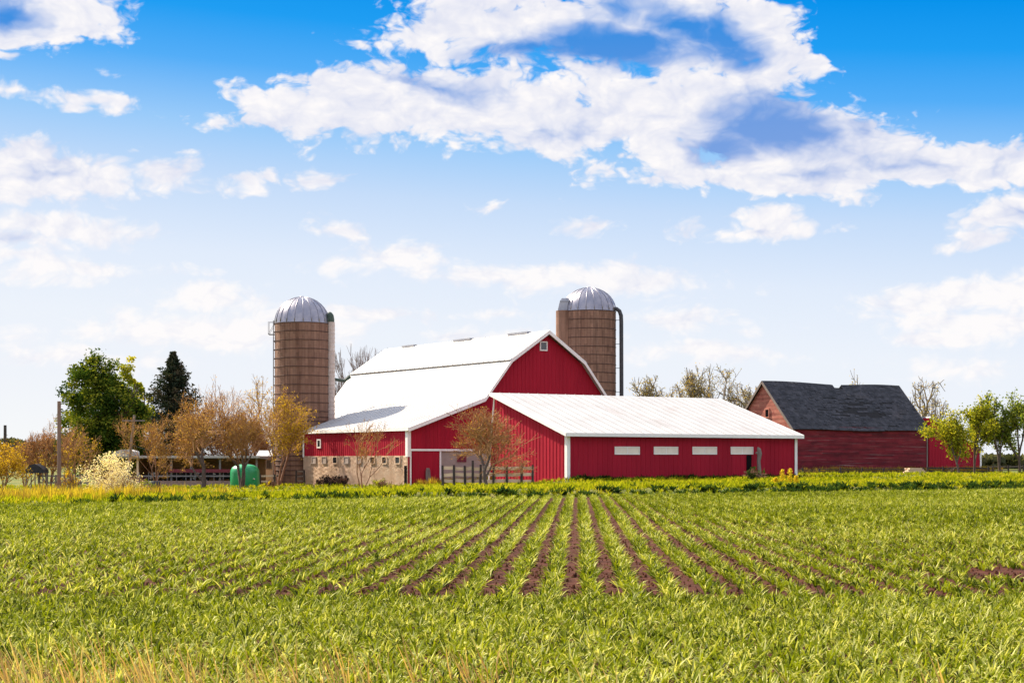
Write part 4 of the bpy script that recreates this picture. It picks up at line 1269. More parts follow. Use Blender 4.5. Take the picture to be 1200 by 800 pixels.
# bare and budding trees, left to right
put_tree('bush', 4, 146, 512, 62, 'golden yellow bush at the far left edge of the farmyard', 'bush', 11, BARKR, L_GOLD, 3800, 0.16, stems=7, stem_spread=0.7, levels=4, leaf_level=1, leaf_spread=0.18, r0=0.018, twig=TWIG)
put_tree('bush', 30, 158, 514, 44, 'smaller golden bush just left of the dark hunched shelter', 'bush', 12, BARKR, L_GOLD, 1600, 0.14, stems=6, stem_spread=0.6, levels=4, leaf_level=2, leaf_spread=0.15, r0=0.016, twig=TWIG)
put_tree('bare_tree', 58, 155, 483, 78, 'reddish twiggy tree with dark stems left of the utility pole', 'tree', 13, BARKR, L_PINK, 3800, 0.12, stems=4, stem_spread=0.45, trunk=0.3, levels=5, nch=(3, 4), leaf_level=3, r0=0.018, twig=TWIG)
put_tree('bare_tree', 88, 153, 492, 62, 'golden budding small tree right of the utility pole, before the big green tree', 'tree', 14, BARKR, L_GOLD, 1300, 0.13, stems=4, stem_spread=0.6, trunk=0.3, levels=4, nch=(3, 4), leaf_level=3, r0=0.014, twig=TWIG)
put_tree('bare_tree', 184, 150, 478, 76, 'slender rusty budding tree on two thin stems right of the blossom bush', 'tree', 15, BARKR, L_RUST, 3800, 0.085, stems=2, stem_spread=0.22, trunk=0.34, levels=5, nch=(3, 4), leaf_level=3, r0=0.013, spread=(0.35, 0.75), twig=TWIG)
put_tree('bare_tree', 238, 148, 453, 104, 'rusty golden tree on one thick short trunk in front of the cowshed', 'tree', 16, BARK, L_RUST, 7500, 0.095, stems=1, trunk=0.20, levels=6, nch=(3, 4), leaf_level=4, r0=0.026, spread=(0.4, 0.8), ratio=0.78, twig=TWIG)
put_tree('bare_tree', 283, 150, 438, 104, 'tall twin-stemmed budding tree right in front of the green tank', 'tree', 17, BARK, L_RUST, 7000, 0.095, stems=3, stem_spread=0.16, trunk=0.30, levels=6, nch=(2, 4), leaf_level=4, r0=0.020, spread=(0.3, 0.7), ratio=0.78, twig=TWIG)
put_tree('willow', 326, 162, 438, 84, 'golden yellow willow-like tree beside the foot of the left silo', 'tree', 18, BARKR, L_GOLD, 6500, 0.15, stems=3, stem_spread=0.35, trunk=0.28, levels=5, nch=(3, 4), leaf_level=3, r0=0.016, up=0.03, twig=TWIG)
put_tree('bare_tree', 424, 136, 488, 78, 'small bare tree in front of the tan block wall of the lean-to', 'tree', 19, BARKR, L_RUST, 480, 0.08, stems=4, stem_spread=0.42, trunk=0.36, levels=5, nch=(2, 3), leaf_level=4, r0=0.012, spread=(0.3, 0.65), twig=TWIG)
put_tree('bare_tree', 571, 121, 470, 88, 'round rusty orange budding tree before the red barn and its board fence', 'tree', 20, BARK, L_RUST, 3800, 0.07, stems=1, trunk=0.20, levels=6, nch=(3, 4), leaf_level=4, r0=0.026, spread=(0.4, 0.8), ratio=0.8, twig=TWIG)
put_tree('bare_tree', 428, 222, 397, 72, 'leafless grey tree showing behind the barn roof, right of the left silo', 'tree', 21, BARKP, None, 0, stems=5, stem_spread=0.4, trunk=0.42, levels=5, nch=(4, 5), r0=0.016, spread=(0.25, 0.5), rmin=0.018, up=0.10)
for px, top, w, sd, lb in ((222, 478, 80, 31, 'pinkish brown bare tree behind the middle of the cowshed roof'), (268, 474, 80, 32, 'pinkish brown bare tree behind the right end of the cowshed roof'), (308, 486, 66, 33, 'golden brown bare tree behind the milk house roof'), (150, 500, 60, 34, 'brown bare tree behind the white hood at the left end of the cowshed')):
    put_tree('bare_tree', px, 186, top, w, lb, 'tree', sd, BARKR, L_PINK, 5200, 0.17, group='brush trees behind the cowshed', stems=5, stem_spread=0.5, trunk=0.3, levels=5, nch=(3, 4), leaf_level=3, leaf_spread=0.2, r0=0.014, twig=TWIG)
for px, top, w, sd, lb in ((778, 438, 60, 22, 'low spreading oak behind the white shed roof, leftmost of the oaks'), (826, 424, 66, 23, 'tallest oak with thin new leaves behind the white shed roof'),
                           (868, 427, 60, 24, 'oak with orange tinged leaves just left of the old barn gable')):
    put_tree('oak', px, 245, top, w * 1.35, lb, 'tree', sd, BARKD, L_OAK, 4200, 0.22, group='oaks behind the shed', stems=1, trunk=0.5, levels=5, nch=(3, 5), leaf_level=4, leaf_spread=0.3, r0=0.028, spread=(0.5, 1.0), gnarl=0.20, rmin=0.032, ratio=0.70, tint_var=.35, up=0.02, twig=OAKTWIG)
put_tree('oak', 1003, 240, 434, 60, 'top of an oak peeping over the notched ridge of the old barn', 'tree', 25, BARKD, L_OAK, 900, 0.24, group='oaks behind the shed', stems=1, trunk=0.5, levels=4, nch=(3, 4), leaf_level=3, leaf_spread=0.3, r0=0.02, spread=(0.45, 0.9), gnarl=0.15, rmin=0.03, twig=OAKTWIG)
put_tree('oak', 1088, 225, 439, 62, 'gnarled oak right of the old barn roof, behind the red annex', 'tree', 26, BARKD, L_OAK, 1700, 0.22, group='oaks behind the shed', stems=1, trunk=0.42, levels=5, nch=(3, 4), leaf_level=4, leaf_spread=0.3, r0=0.030, spread=(0.45, 0.95), gnarl=0.2, rmin=0.03, twig=OAKTWIG)
# young leafy trees at the right
put_tree('young_tree', 1124, 163, 478, 62, 'yellow-green young tree leaning left in front of the red annex', 'tree', 27, BARK, L_YG, 4200, 0.24, stems=1, trunk=0.34, levels=4, nch=(3, 4), leaf_level=2, leaf_spread=0.3, r0=0.020, spread=(0.35, 0.8), dx=-0.5, tint_bias=0.62, zmin=0.3)
put_tree('young_tree', 1142, 166, 464, 54, 'upright yellow-green young tree over the annex corner', 'tree', 28, BARK, L_YG, 4200, 0.23, stems=1, trunk=0.34, levels=4, nch=(3, 4), leaf_level=2, leaf_spread=0.3, r0=0.018, spread=(0.3, 0.6), tint_bias=0.5, zmin=0.3)
put_tree('young_tree', 1172, 168, 459, 48, 'narrow darker green young tree just right of the annex', 'tree', 29, BARK, L_MID, 3900, 0.25, stems=1, trunk=0.36, levels=4, nch=(3, 4), leaf_level=2, leaf_spread=0.22, r0=0.018, spread=(0.25, 0.55), tint_bias=0.45, zmin=0.25)
put_tree('young_tree', 1195, 168, 456, 52, 'green young tree at the right edge of the photo', 'tree', 30, BARK, L_MID, 3900, 0.25, stems=1, trunk=0.36, levels=4, nch=(3, 4), leaf_level=2, leaf_spread=0.22, r0=0.018, spread=(0.25, 0.55), tint_bias=0.6, zmin=0.25)

# dense trees made of many leaf clumps
def dense_tree(px, Y, top_py, width_px, label, seed, leafm, nclump, per, lsize, prof, bark=BARK, low=0.08, gap=0.3, tint_bias=0.45):
    X = X_at(px, Y); g = gzf(X, Y); h = CAM_H + (HZ - top_py) / F * Y - g; w = width_px / F * Y
    t = thing('leafy_tree', (X, Y, g - .05), label, 'tree')
    segs = fit(branches(seed, stems=1, trunk=0.25, levels=4, nch=(3, 4), r0=0.03, spread=(0.35, 0.8)), h * 0.9, w * 0.85)
    V, Q = seg_tubes(segs, 6, 0.03)
    link('trunk', np_mesh('trunk', V, Q, bark, tint=np.ones(len(Q)), smooth=True), t)
    rng = np.random.RandomState(seed)
    Cs = []; tries = 0
    while len(Cs) < nclump and tries < 60000:
        tries += 1
        f = low + (1 - low) * rng.rand(); az = rng.rand() * 6.283
        R_ = float(np.interp(f, [p[0] for p in prof], [p[1] for p in prof])) * w / 2
        bump = 1 + 0.16 * math.sin(az * 3 + f * 9 + seed) + 0.10 * math.sin(az * 7 - f * 17)
        rr = R_ * bump * (1 - (1 - rng.rand() ** 0.45) * 0.9)
        c = np.array([rr * math.cos(az), rr * math.sin(az), f * h * (1 - 0.11 * math.cos(az) * (rr > w * .1) + 0.05 * math.sin(az * 2 + 1) + 0.04 * math.sin(az * 5))])
        nz = math.sin(c[0] * 1.7 + seed) + math.sin(c[2] * 1.9 + c[1]) + math.sin(c[1] * 1.5 - c[0])
        if nz < -1.6 + gap: continue
        Cs.append(c)
    Cs = np.array(Cs)
    sz = w * 0.056 * (0.7 + 0.7 * rng.rand(len(Cs)))
    P = np.repeat(Cs, per, 0) + np.clip(rng.randn(len(Cs) * per, 3), -1.5, 1.5) * np.repeat(sz, per)[:, None] * np.array([1, 1, 0.75])
    P[:, 2] = np.maximum(P[:, 2], 0.15)
    V, Q = leaf_quads(P, lsize, rng, droop=0.3)
    tw = np.clip(np.repeat(tint_bias + 0.27 * rng.randn(len(Cs)), per) + 0.13 * rng.randn(len(P)), 0, 1)
    link('crown', np_mesh('crown', V, Q, leafm, tint=tw), t)
    return t
dense_tree(121, 176, 436, 92, 'big dense dark green leafy tree on the left', 71, L_DARK, 460, 110, 0.27, [(0, .35), (.12, .70), (.35, .95), (.5, 1.05), (.62, .92), (.78, .95), (.9, .62), (1, .2)])
dense_tree(158, 205, 437, 46, 'pale yellow-green tree peeping out behind the big dark green tree', 72, L_YG, 130, 60, 0.34, [(0, .4), (.4, .9), (.8, .9), (1, .4)], gap=0.5)

def conifer(px, Y, top_py, width_px, label, seed):
    X = X_at(px, Y); g = gzf(X, Y); h = CAM_H + (HZ - top_py) / F * Y - g; w = width_px / F * Y
    t = thing('conifer', (X, Y, g - .05), label, 'tree')
    sub('trunk', BARKD, t, lambda m: m.tube([(0, 0, 0), (0.02, 0, h * .5), (0, 0, h * .97)], [h * .018, h * .011, 0.02], 9))
    rng = np.random.RandomState(seed)
    segs = []; C = []; T = []
    z = 0.06 * h
    while z < h * 0.985:
        f = z / h
        Rr = w / 2 * (1 - f) ** 0.95 * (1.0 if f > .15 else .85)
        for k in range(9 if f < 0.8 else 6):
            az = rng.rand() * 6.283; Ln = max(0.25, Rr * rng.uniform(0.62, 1.12))
            tiltup = rng.uniform(-0.10, 0.18) + 0.45 * f
            p0 = np.array([0, 0, z]); n = 7; tn = rng.uniform(0.1, 0.7)
            p = p0
            for i in range(n):
                q = (i + 1) / n
                p1 = p0 + np.array([math.cos(az) * Ln * q, math.sin(az) * Ln * q, Ln * (tiltup * q - 0.42 * q * (1 - q) + 0.10 * q * q)])
                segs.append((p, p1, 0.035 * (1 - q) + .012, 0.03 * (1 - q) + .01, 0)); p = p1
                m = 12 if i > 1 else 5
                sp = Ln * 0.16 * (1.15 - 0.5 * q) + 0.05
                cc = p1 + rng.randn(m, 3) * np.array([sp, sp, sp * 0.45]); cc[:, 2] -= sp * 0.3
                C.append(cc); T.append(np.full(m, tn + (0.15 if q > .8 else 0)))
        z += h * 0.028 * (1.1 - 0.4 * f)
    V, Q = seg_tubes(segs, 4, 0.05)
    cr = link('crown', np_mesh('crown', V, Q, BARKD, tint=np.ones(len(Q))), t)
    C = np.concatenate(C); T = np.clip(np.concatenate(T) + 0.12 * rng.randn(len(C)), 0, 1)
    V, Q = leaf_quads(C, 0.34, rng, droop=0.35, aspect=0.42)
    link('needles', np_mesh('needles', V, Q, L_FIR, tint=T), cr)
conifer(203, 188, 410, 132, 'dark spruce-like conifer behind the bare rusty trees on the left', 81)

# shrubs and clumps
def shrub(name, px, Y, top_py, width_px, label, cat, seed, leafm, n, lsize, stemm=BARKR, ball=0.8, group=None, base=None):
    X = X_at(px, Y); g = gzf(X, Y) if base is None else base; h = CAM_H + (HZ - top_py) / F * Y - g; w = width_px / F * Y
    t = thing(name, (X, Y, g - .05), label, cat, group=group)
    segs = fit(branches(seed, stems=8, stem_spread=0.8, trunk=0.35, levels=3, nch=(3, 4), r0=0.012), h * 0.95, w)
    V, Q = seg_tubes(segs, 5, 0.03)
    link('stems', np_mesh('stems', V, Q, stemm, tint=np.ones(len(Q))), t)
    rng = np.random.RandomState(seed)
    nc = max(8, n // 26)
    u = rng.randn(nc, 3); u /= np.linalg.norm(u, axis=1, keepdims=True)
    rr = rng.rand(nc, 1) ** 0.4
    C = u * rr * np.array([w / 2, w / 2 * .9, h * 0.5]); C[:, 2] += h * 0.5
    C[:, :2] *= (1 + 0.15 * rng.randn(nc, 1))
    k = n // nc
    P = np.repeat(C, k, 0) + rng.randn(nc * k, 3) * w * 0.05
    P[:, 2] = np.clip(P[:, 2], 0.03, h * 1.06)
    V, Q = leaf_quads(P, lsize, rng, up=0.2)
    tw = np.clip(np.repeat(0.5 + 0.22 * rng.randn(nc), k) + 0.15 * rng.randn(len(P)), 0, 1)
    link('foliage', np_mesh('foliage', V, Q, leafm, tint=tw), t)
    return t
shrub('blossom_bush', 131, 108, 531, 66, 'round bush covered in cream white blossom at the left edge of the field', 'bush', 91, L_BLOS, 5200, 0.10)
shrub('shrub', 166, 110, 562, 30, 'low yellow-green shrub at the right foot of the blossom bush', 'bush', 92, L_YG, 700, 0.11)
shrub('shrub', 388, 160, 556, 30, 'dark leafless-looking shrub mound against the tan block wall', 'bush', 93, leaf_mat('dead_dark_brush', [(0.016, 0.014, 0.015), (0.035, 0.028, 0.028), (0.07, 0.05, 0.045)], 0.1), 1500, 0.13)
shrub('shrub', 402, 158, 556, 15, 'right-hand lump of the dark brush heap against the tan block wall', 'bush', 94, MATS['dead_dark_brush'], 700, 0.13)
shrub('shrub', 374, 163, 559, 8, 'tiny dark shrub at the far left end of the tan block wall', 'bush', 95, MATS['dead_dark_brush'], 260, 0.11)
shrub('shrub', 447, 133, 560, 24, 'yellow-green weed clump right of the small bare tree', 'bush', 96, L_YG, 700, 0.10)
shrub('shrub', 318, 150, 560, 12, 'bright yellow shrub between the green tank and the silo foot', 'bush', 97, L_YEL, 260, 0.10)
shrub('shrub', 884, 130, 547, 26, 'dark green weeds around the grey stump by the shed wall', 'bush', 98, L_WEED, 700, 0.13)
shrub('shrub', 80, 140, 549, 26, 'yellow flowering shrub between the pole and the blossom bush', 'bush', 99, L_GOLD, 520, 0.12)
# tall yellow flower stalks
fy = 118.0
for i, (px, top, lb) in enumerate(((917, 550, 'tall yellow flower spike, left of the pair at the shed corner'), (926, 548.5, 'tall yellow flower spike, right of the pair at the shed corner'), (909, 559, 'short yellow flower spike left of the tall pair'), (933, 557, 'short yellow flower spike right of the tall pair'))):
    X = X_at(px, fy); g = gzf(X, fy); h = CAM_H + (HZ - top) / F * fy - g
    t = thing('yellow_flower', (X, fy, g), lb, 'flower', group='yellow flower spikes by the shed corner')
    rng = np.random.RandomState(200 + i)
    sub('stem', L_YG, t, lambda m: m.tube([(0, 0, -.1), (0.03, 0, h * .5), (0, 0, h)], [.03, .025, .012], 5))
    n = 240
    z = rng.rand(n) ** 0.8; r = 0.26 * (1.05 - z) + .05
    P = np.stack([rng.randn(n) * r * .6, rng.randn(n) * r * .6, z * h], 1)
    V, Q = leaf_quads(P, 0.12, rng)
    link('blossom', np_mesh('blossom', V, Q, L_YEL, tint=np.clip(z * .6 + .25 + .15 * rng.randn(n), 0, 1)), t)

# distant treeline, a mass
def treeline():
    rng = np.random.RandomState(7); P = []
    for x0, x1, Y, top, n in ((-170, -128, 560, 506, 3400), (-400, -160, 760, 509, 2500), (66, 100, 262, 527, 2600), (100, 200, 330, 525, 2500)):
        x = rng.uniform(x0, x1, n); h = (CAM_H + (HZ - top) / F * Y) * (0.72 + 0.28 * wob(x, 0 * x, 9 * Y / 560))
        P.append(np.stack([x, Y + rng.uniform(-5, 5, n), rng.rand(n) ** 0.7 * np.maximum(h, 1)], 1))
    P = np.concatenate(P)
    V, Q = leaf_quads(P, 1.5, rng)
    return np_mesh('far_treeline', V, Q, leaf_mat('distant_trees', [(0.035, 0.04, 0.025), (0.075, 0.08, 0.04), (0.14, 0.12, 0.06)], 0.3, gloss=0), tint=np.clip(0.45 + 0.25 * rng.randn(len(P)), 0, 1))
tag(link('far_treeline', treeline()), 'hazy far line of trees and hedges along the horizon', 'trees', kind='stuff')

# ---------------------------------------------------------------- tufts: grass, weeds, corn
def blade_template(rng, nb, nseg, h, spread, width, arch, tip=0.02):
    """one plant: nb arching blades; returns V (nb*(nseg+1)*2,3), F, blade index per face"""
    V = []; Fc = []; bi = []
    for b in range(nb):
        az = 2 * math.pi * (b / nb) * 1.0 + rng.uniform(-.5, .5) if nb < 4 else rng.random() * 6.283
        az = b * 2.4 + rng.uniform(-.6, .6)
        H = h * rng.uniform(0.65, 1.1); S_ = spread * rng.uniform(0.6, 1.2); w = width * rng.uniform(0.75, 1.2); ar = arch * rng.uniform(0.1, 1.35)
        ca, sa = math.cos(az), math.sin(az)
        tw = rng.uniform(-.5, .5)
        n0 = len(V)
        for i in range(nseg + 1):
            q = i / nseg
            r = S_ * (q ** 1.25) + 0.008
            z = H * (1.0 + ar * .5) * q - H * ar * q * q * 1.15
            ww = w * (0.55 + 0.9 * q if q < 0.35 else (1.0 - ((q - .35) / .65) ** 1.6) * 0.87 + tip)
            a2 = tw * q * 2
            ox, oy = -sa * math.cos(a2), ca * math.cos(a2)
            V.append((r * ca + ox * ww / 2, r * sa + oy * ww / 2, z + math.sin(a2) * ww / 2))
            V.append((r * ca - ox * ww / 2, r * sa - oy * ww / 2, z - math.sin(a2) * ww / 2))
        for i in range(nseg):
            k = n0 + 2 * i
            Fc.append((k, k + 1, k + 3, k + 2)); bi.append(b)
    return np.array(V), np.array(Fc), np.array(bi)

def scatter(name, pts, templates, material, rng, smin=0.8, smax=1.2, tint_base=0.5, tint_plant=0.17, tint_blade=0.15, lean=None, tb=None):
    Vs, Fs, Ts, n0 = [], [], [], 0
    which = rng.randint(0, len(templates), len(pts))
    for ti, (TV, TF, TB) in enumerate(templates):
        sel = np.where(which == ti)[0]
        if not len(sel): continue
        p = pts[sel]; n = len(sel)
        a = rng.rand(n) * 6.283; s = rng.uniform(smin, smax, n)
        c, si = np.cos(a) * s, np.sin(a) * s
        V = np.empty((n, len(TV), 3))
        V[:, :, 0] = p[:, None, 0] + c[:, None] * TV[None, :, 0] - si[:, None] * TV[None, :, 1]
        V[:, :, 1] = p[:, None, 1] + si[:, None] * TV[None, :, 0] + c[:, None] * TV[None, :, 1]
        zz = TV[None, :, 2] * (s * rng.uniform(0.85, 1.15, n))[:, None]
        V[:, :, 2] = p[:, None, 2] + zz
        if lean is not None:
            V[:, :, 0] += zz * lean[0]; V[:, :, 1] += zz * lean[1]
        Fq = (np.arange(n)[:, None, None] * len(TV) + TF[None]) + n0
        nb = TB.max() + 1
        base = (tb[sel] if tb is not None else np.full(n, tint_base))
        t = (base + tint_plant * rng.randn(n))[:, None] + (tint_blade * rng.randn(n, nb))[:, TB]
        Vs.append(V.reshape(-1, 3)); Fs.append(Fq.reshape(-1, 4)); Ts.append(t.ravel()); n0 += n * len(TV)
    return np_mesh(name, np.concatenate(Vs), np.concatenate(Fs), material, tint=np.clip(np.concatenate(Ts), 0, 1))

rng = np.random.RandomState(42)
G_GRASS = leaf_mat('bright_bank_grass', [(0.045, 0.070, 0.005), (0.19, 0.22, 0.008), (0.33, 0.33, 0.013), (0.40, 0.32, 0.04)], 0.45,
                   patch=((0.24, 0.16, 0.045), 0.10, 0.60, 0.74))
G_DRY = leaf_mat('golden_dry_weeds', [(0.15, 0.085, 0.035), (0.34, 0.24, 0.03), (0.52, 0.39, 0.035)], 0.4)
G_TAN = leaf_mat('tan_dry_grass', [(0.30, 0.16, 0.07), (0.44, 0.28, 0.11), (0.56, 0.42, 0.18)], 0.35)
CORN = leaf_mat('corn_leaves', [(0.017, 0.029, 0.003), (0.110, 0.146, 0.004), (0.225, 0.256, 0.007), (0.52, 0.51, 0.17)], 0.36, gloss=0.008, rough=0.45, gcol=(1.0, 0.95, 0.75))  # palest stop paints highlight flecks into the leaf colour

gt = [blade_template(random.Random(i), 9, 2, 0.34, 0.16, 0.045, 0.4) for i in range(10)]
def bank_points(n, ymax=170):
    out = []
    while sum(len(o) for o in out) < n:
        y = rng.uniform(56, ymax, n * 2); x = rng.uniform(-0.40, 0.42, n * 2) * y
        d = y - y_edge(x)
        keep = (d > 0.1) & (rng.rand(len(y)) < np.where(d < 34, 1.0, 0.35))
        # none inside the buildings
        dx, dy = x - C0.x, y - C0.y
        s_ = dx * UX + dy * UY; t_ = -dx * UY + dy * UX
        keep &= ~((s_ > -0.3) & (s_ < 30) & (t_ > -0.1)) 
        dx, dy = x - SO.x, y - SO.y
        s_ = dx * UX + dy * UY; t_ = -dx * UY + dy * UX
        keep &= ~((s_ > -.1) & (s_ < SL + .1) & (t_ > -0.1) & (t_ < SD + .1))
        out.append(np.stack([x, y], 1)[keep])
    P = np.concatenate(out)[:n]
    return np.concatenate([P, gz(P[:, 0], P[:, 1])[:, None] - 0.02], 1)
BP = bank_points(36000)
dB = BP[:, 1] - y_edge(BP[:, 0])
BP = BP[(wob(BP[:, 0] + 50, BP[:, 1], 1.1) + 0.9 * rng.rand(len(BP)) > -0.15)]
dB = BP[:, 1] - y_edge(BP[:, 0]); tb = 0.44 + 0.20 * wob(BP[:, 0], BP[:, 1], 6) + 0.24 * wob(BP[:, 0] + 9, BP[:, 1], 1.6) - 0.25 * (dB < 1.0)  # tint drops along the bank foot, its shade painted into the grass
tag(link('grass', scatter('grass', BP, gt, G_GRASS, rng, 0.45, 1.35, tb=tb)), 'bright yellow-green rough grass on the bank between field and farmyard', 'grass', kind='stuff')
# dark weed clumps along the foot of the bank and by the walls
wt = [blade_template(random.Random(50 + i), 14, 3, 0.42, 0.26, 0.09, 0.7) for i in range(6)]
x = np.concatenate([rng.uniform(-20, 50, 2200), rng.uniform(-14, 45, 700)])
yw = y_edge(x) + np.abs(rng.randn(len(x))) * 1.3 + 0.2
clump = 0.6 * wob(x, x * 0, 2.2) + 0.9 * wob(x, yw, 0.55) > 0.12
x, yw = x[clump], yw[clump]
n2 = 420
s_ = rng.uniform(9.2, 31.5, n2); q = [frame_pt(SO, a - 9.2, -0.1 - b) for a, b in zip(s_, rng.uniform(0.15, 0.9, n2))]
x = np.concatenate([x, [p.x for p in q]]); yw = np.concatenate([yw, [p.y for p in q]])
WP = np.stack([x, yw, gz(x, yw) - 0.03], 1)
tag(link('weeds', scatter('weeds', WP, wt, L_WEED, rng, 0.5, 1.4, 0.38)), 'dark green weed clumps along the field edge and shed wall', 'weeds', kind='stuff')
# golden dry weeds, left; reddish brush along the walls at right
dt = [blade_template(random.Random(80 + i), 9, 3, 0.62, 0.20, 0.035, 0.15) for i in range(6)]
n = 3000
x = rng.uniform(-44, -13, n); y = y_edge(x) + np.abs(rng.randn(n)) * 11 + rng.uniform(2, 9, n)
keep = rng.rand(n) < smooth(-x, 14, 24); x, y = x[keep], y[keep]
n2 = 1100
s_ = rng.uniform(0, 28, n2); q = [frame_pt(OO, a, -b) for a, b in zip(s_, rng.uniform(0.4, 3.5, n2))]
x2 = np.array([p.x for p in q]); y2 = np.array([p.y for p in q])
n3 = 500
s_ = rng.uniform(0, 16, n3); q = [frame_pt(C0, a, -b) for a, b in zip(s_, rng.uniform(0.4, 4.5, n3))]
x3 = np.array([p.x for p in q]); y3 = np.array([p.y for p in q])
X_ = np.concatenate([x, x2, x3]); Y_ = np.concatenate([y, y2, y3])
DP = np.stack([X_, Y_, gz(X_, Y_) - .03], 1)
tbd = np.concatenate([0.5 + 0.4 * wob(x, y, 3), np.full(len(x2), 0.25), np.full(len(x3), 0.4)])
tag(link('dry_weeds', scatter('dry_weeds', DP, dt, G_DRY, rng, 0.7, 1.4, tb=tbd)), 'golden dry weeds along the left field edge and before the barn walls', 'weeds', kind='stuff')

# ---- corn
near_t = [blade_template(random.Random(300 + i), 10, 4, 0.20, 0.13, 0.021, 0.8) for i in range(14)]
row_t = [blade_template(random.Random(340 + i), 9, 3, 0.23, 0.17, 0.027, 0.75) for i in range(12)]
far_t = [blade_template(random.Random(370 + i), 8, 2, 0.27, 0.165, 0.042, 0.6) for i in range(10)]
def bare(x, y):
    """bald spot at the right and a few thin stretches"""
    e = ((x - 9.0) / 1.35) ** 2 + ((y - 29.3 - 0.5 * (x - 8.9)) / 1.5) ** 2 + 0.3 * wob(x, y, 1.0)
    return e < 1.0
pts = []
def add_row(x0):
    y = np.arange(23.9 + rng.uniform(-1.2, 1.3), 150, 0.105)
    y = y + rng.uniform(-.05, .05, len(y))
    xx = x0 + ROW_DIR * y + rng.uniform(-0.12, 0.12, len(y)) + rng.randn(len(y)) * 0.02
    k = (y < y_edge(xx) - 0.5) & (np.abs(xx) < 0.38 * y + 9) & (rng.rand(len(y)) < 0.95) & ~bare(xx, y)
    pts.append(np.stack([xx[k], y[k], np.full(k.sum(), 0.02)], 1))
for i in range(-110, 120):
    add_row(0.2 + i * ROW_SP)
RP = np.concatenate(pts)
# headland rows run across
hp = []
y = 11.0
while y < 24.0:
    x = np.arange(-0.40 * y - 6, 0.40 * y + 6, 0.095); x = x + rng.uniform(-.05, .05, len(x))
    yy = y + rng.randn(len(x)) * 0.05 + 0.1 * wob(x, x * 0 + y, 3)
    k = (rng.rand(len(x)) < 0.96) & ~bare(x, yy)
    hp.append(np.stack([x[k], yy[k], np.full(k.sum(), 0.02)], 1)); y += 0.205
HP = np.concatenate(hp)
px = 600 + F * HP[:, 0] / HP[:, 1]; py = HZ + F * CAM_H / HP[:, 1]
vis = (px > 4) & (px < 1196) & (py < 797)
order = np.argsort(np.where(vis, HP[:, 1], 1e6))
n_ind = 300
ind = order[:n_ind]; rest = np.setdiff1d(np.arange(len(HP)), ind)
rm = RP[:, 1] < 52
def corn_tint(P): return 0.48 + 0.16 * wob(P[:, 0], P[:, 1], 7)
tag(link('corn_crop', scatter('corn_crop', HP[rest], near_t, CORN, rng, 0.8, 1.2, tb=corn_tint(HP[rest]), tint_blade=.3)), 'young green corn crop covering the near headland', 'corn', kind='stuff')
cm = scatter('corn_rows', RP[rm], row_t, CORN, rng, 0.8, 1.2, tb=corn_tint(RP[rm]), tint_blade=.28)
tag(link('corn_rows', cm), 'young green corn in long rows with bare soil between, nearer half of the field', 'corn', kind='stuff')
cm = scatter('corn_rows', RP[~rm], far_t, CORN, rng, 0.8, 1.2, tb=corn_tint(RP[~rm]), tint_blade=.2)
tag(link('corn_rows', cm), 'young green corn in long rows reaching the grass bank, farther half of the field', 'corn', kind='stuff')
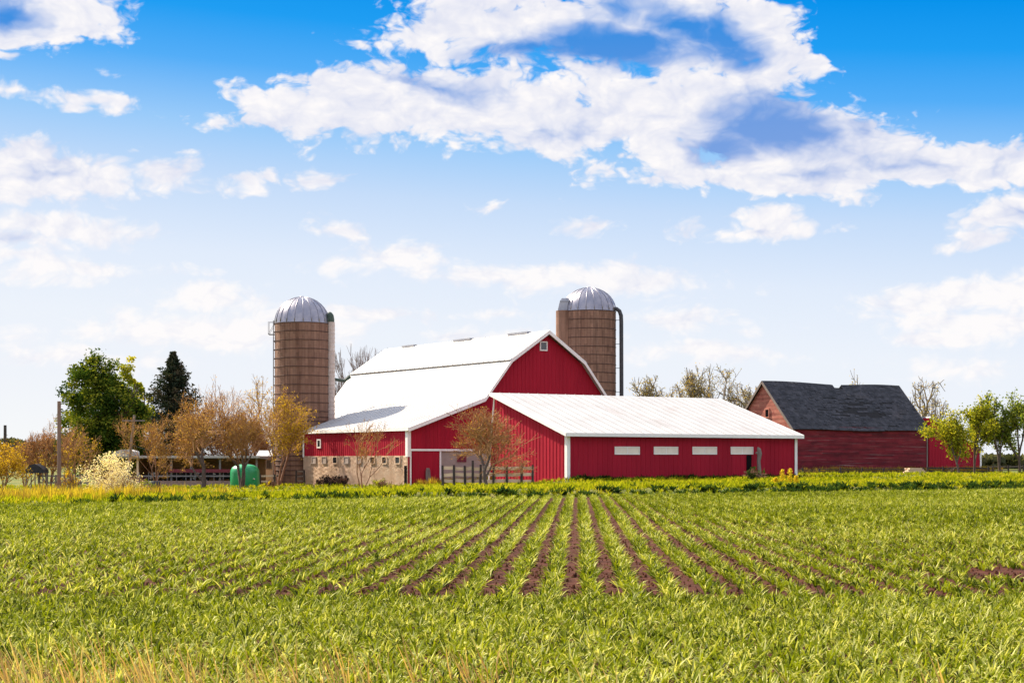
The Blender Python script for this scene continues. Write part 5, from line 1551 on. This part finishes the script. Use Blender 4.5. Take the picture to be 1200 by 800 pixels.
# clods of soil between the rows
n = 26000
yc = 22 + 40 * rng.rand(n) ** 1.5; xc = rng.uniform(-0.38, 0.38, n) * yc
fr_ = ((xc - ROW_DIR * yc - 0.2) / ROW_SP) % 1.0
kc = (np.abs(fr_ - 0.5) < 0.27) & (yc < y_edge(xc) - 1) | bare(xc, yc)
xc, yc = xc[kc], yc[kc]; m_ = len(xc)
rc = 0.012 + 0.035 * rng.rand(m_) ** 3
ang = rng.rand(m_, 1) * 6.283 + np.arange(4)[None] * 1.571 + rng.uniform(-.4, .4, (m_, 4))
rb = rc[:, None] * rng.uniform(.7, 1.3, (m_, 4))
base = np.stack([xc[:, None] + rb * np.cos(ang), yc[:, None] + rb * np.sin(ang), np.full((m_, 4), 0.005)], -1)
top = np.stack([xc[:, None] + .55 * rb * np.cos(ang), yc[:, None] + .55 * rb * np.sin(ang), 0.03 + rc[:, None] * rng.uniform(.5, 1.5, (m_, 4))], -1)
Vc = np.concatenate([base, top], 1).reshape(-1, 3)
o8 = np.arange(m_)[:, None, None] * 8
Qc = (o8 + np.array([[0, 1, 5, 4], [1, 2, 6, 5], [2, 3, 7, 6], [3, 0, 4, 7], [4, 5, 6, 7]])[None]).reshape(-1, 4)
tag(link('soil_clods', np_mesh('soil_clods', Vc, Qc, SOIL)), 'small reddish brown clods of soil between the corn rows', 'soil', kind='stuff')
protos = []
for i, (TV, TF, TB) in enumerate(near_t):
    rr = np.random.RandomState(i)
    protos.append(np_mesh('corn_plant', TV, TF, CORN, tint=np.clip(0.5 + 0.3 * rr.randn(TB.max() + 1)[TB], 0, 1)))
for i in ind:
    o = bpy.data.objects.new('corn_plant', protos[rng.randint(len(protos))])
    COL.objects.link(o)
    o.location = HP[i]; o.rotation_euler = (0, 0, rng.rand() * 6.283)
    s = rng.uniform(0.85, 1.2); o.scale = (s, s, s * rng.uniform(.9, 1.1))
    tag(o, 'young green corn plant with arching leaves in the nearest rows of the field', 'corn plant', 'nearest young corn plants')
# tan dry grass along the near edge
tt = [blade_template(random.Random(400 + i), 4, 4, 0.52, 0.18, 0.012, 0.25) for i in range(8)]
n = 1150
y = rng.uniform(11, 15.6, n); x = rng.uniform(-0.42, 0.40, n) * y
pxx = 600 + F * x / y
pr = np.interp(pxx, [-100, 120, 330, 480, 620, 760, 1300], [0.9, 0.8, 0.7, 0.3, 0.14, 0.05, 0.05]) * np.interp(y, [13.6, 15.6], [1.0, 0.25])
k = rng.rand(n) < pr
TP = np.stack([x[k], y[k], np.zeros(k.sum())], 1)
tag(link('dry_grass', scatter('dry_grass', TP, tt, G_TAN, rng, 0.75, 1.15, 0.5, lean=(-0.35, 0.0))), 'tan dry grass stalks leaning left along the near edge of the field', 'grass', kind='stuff')
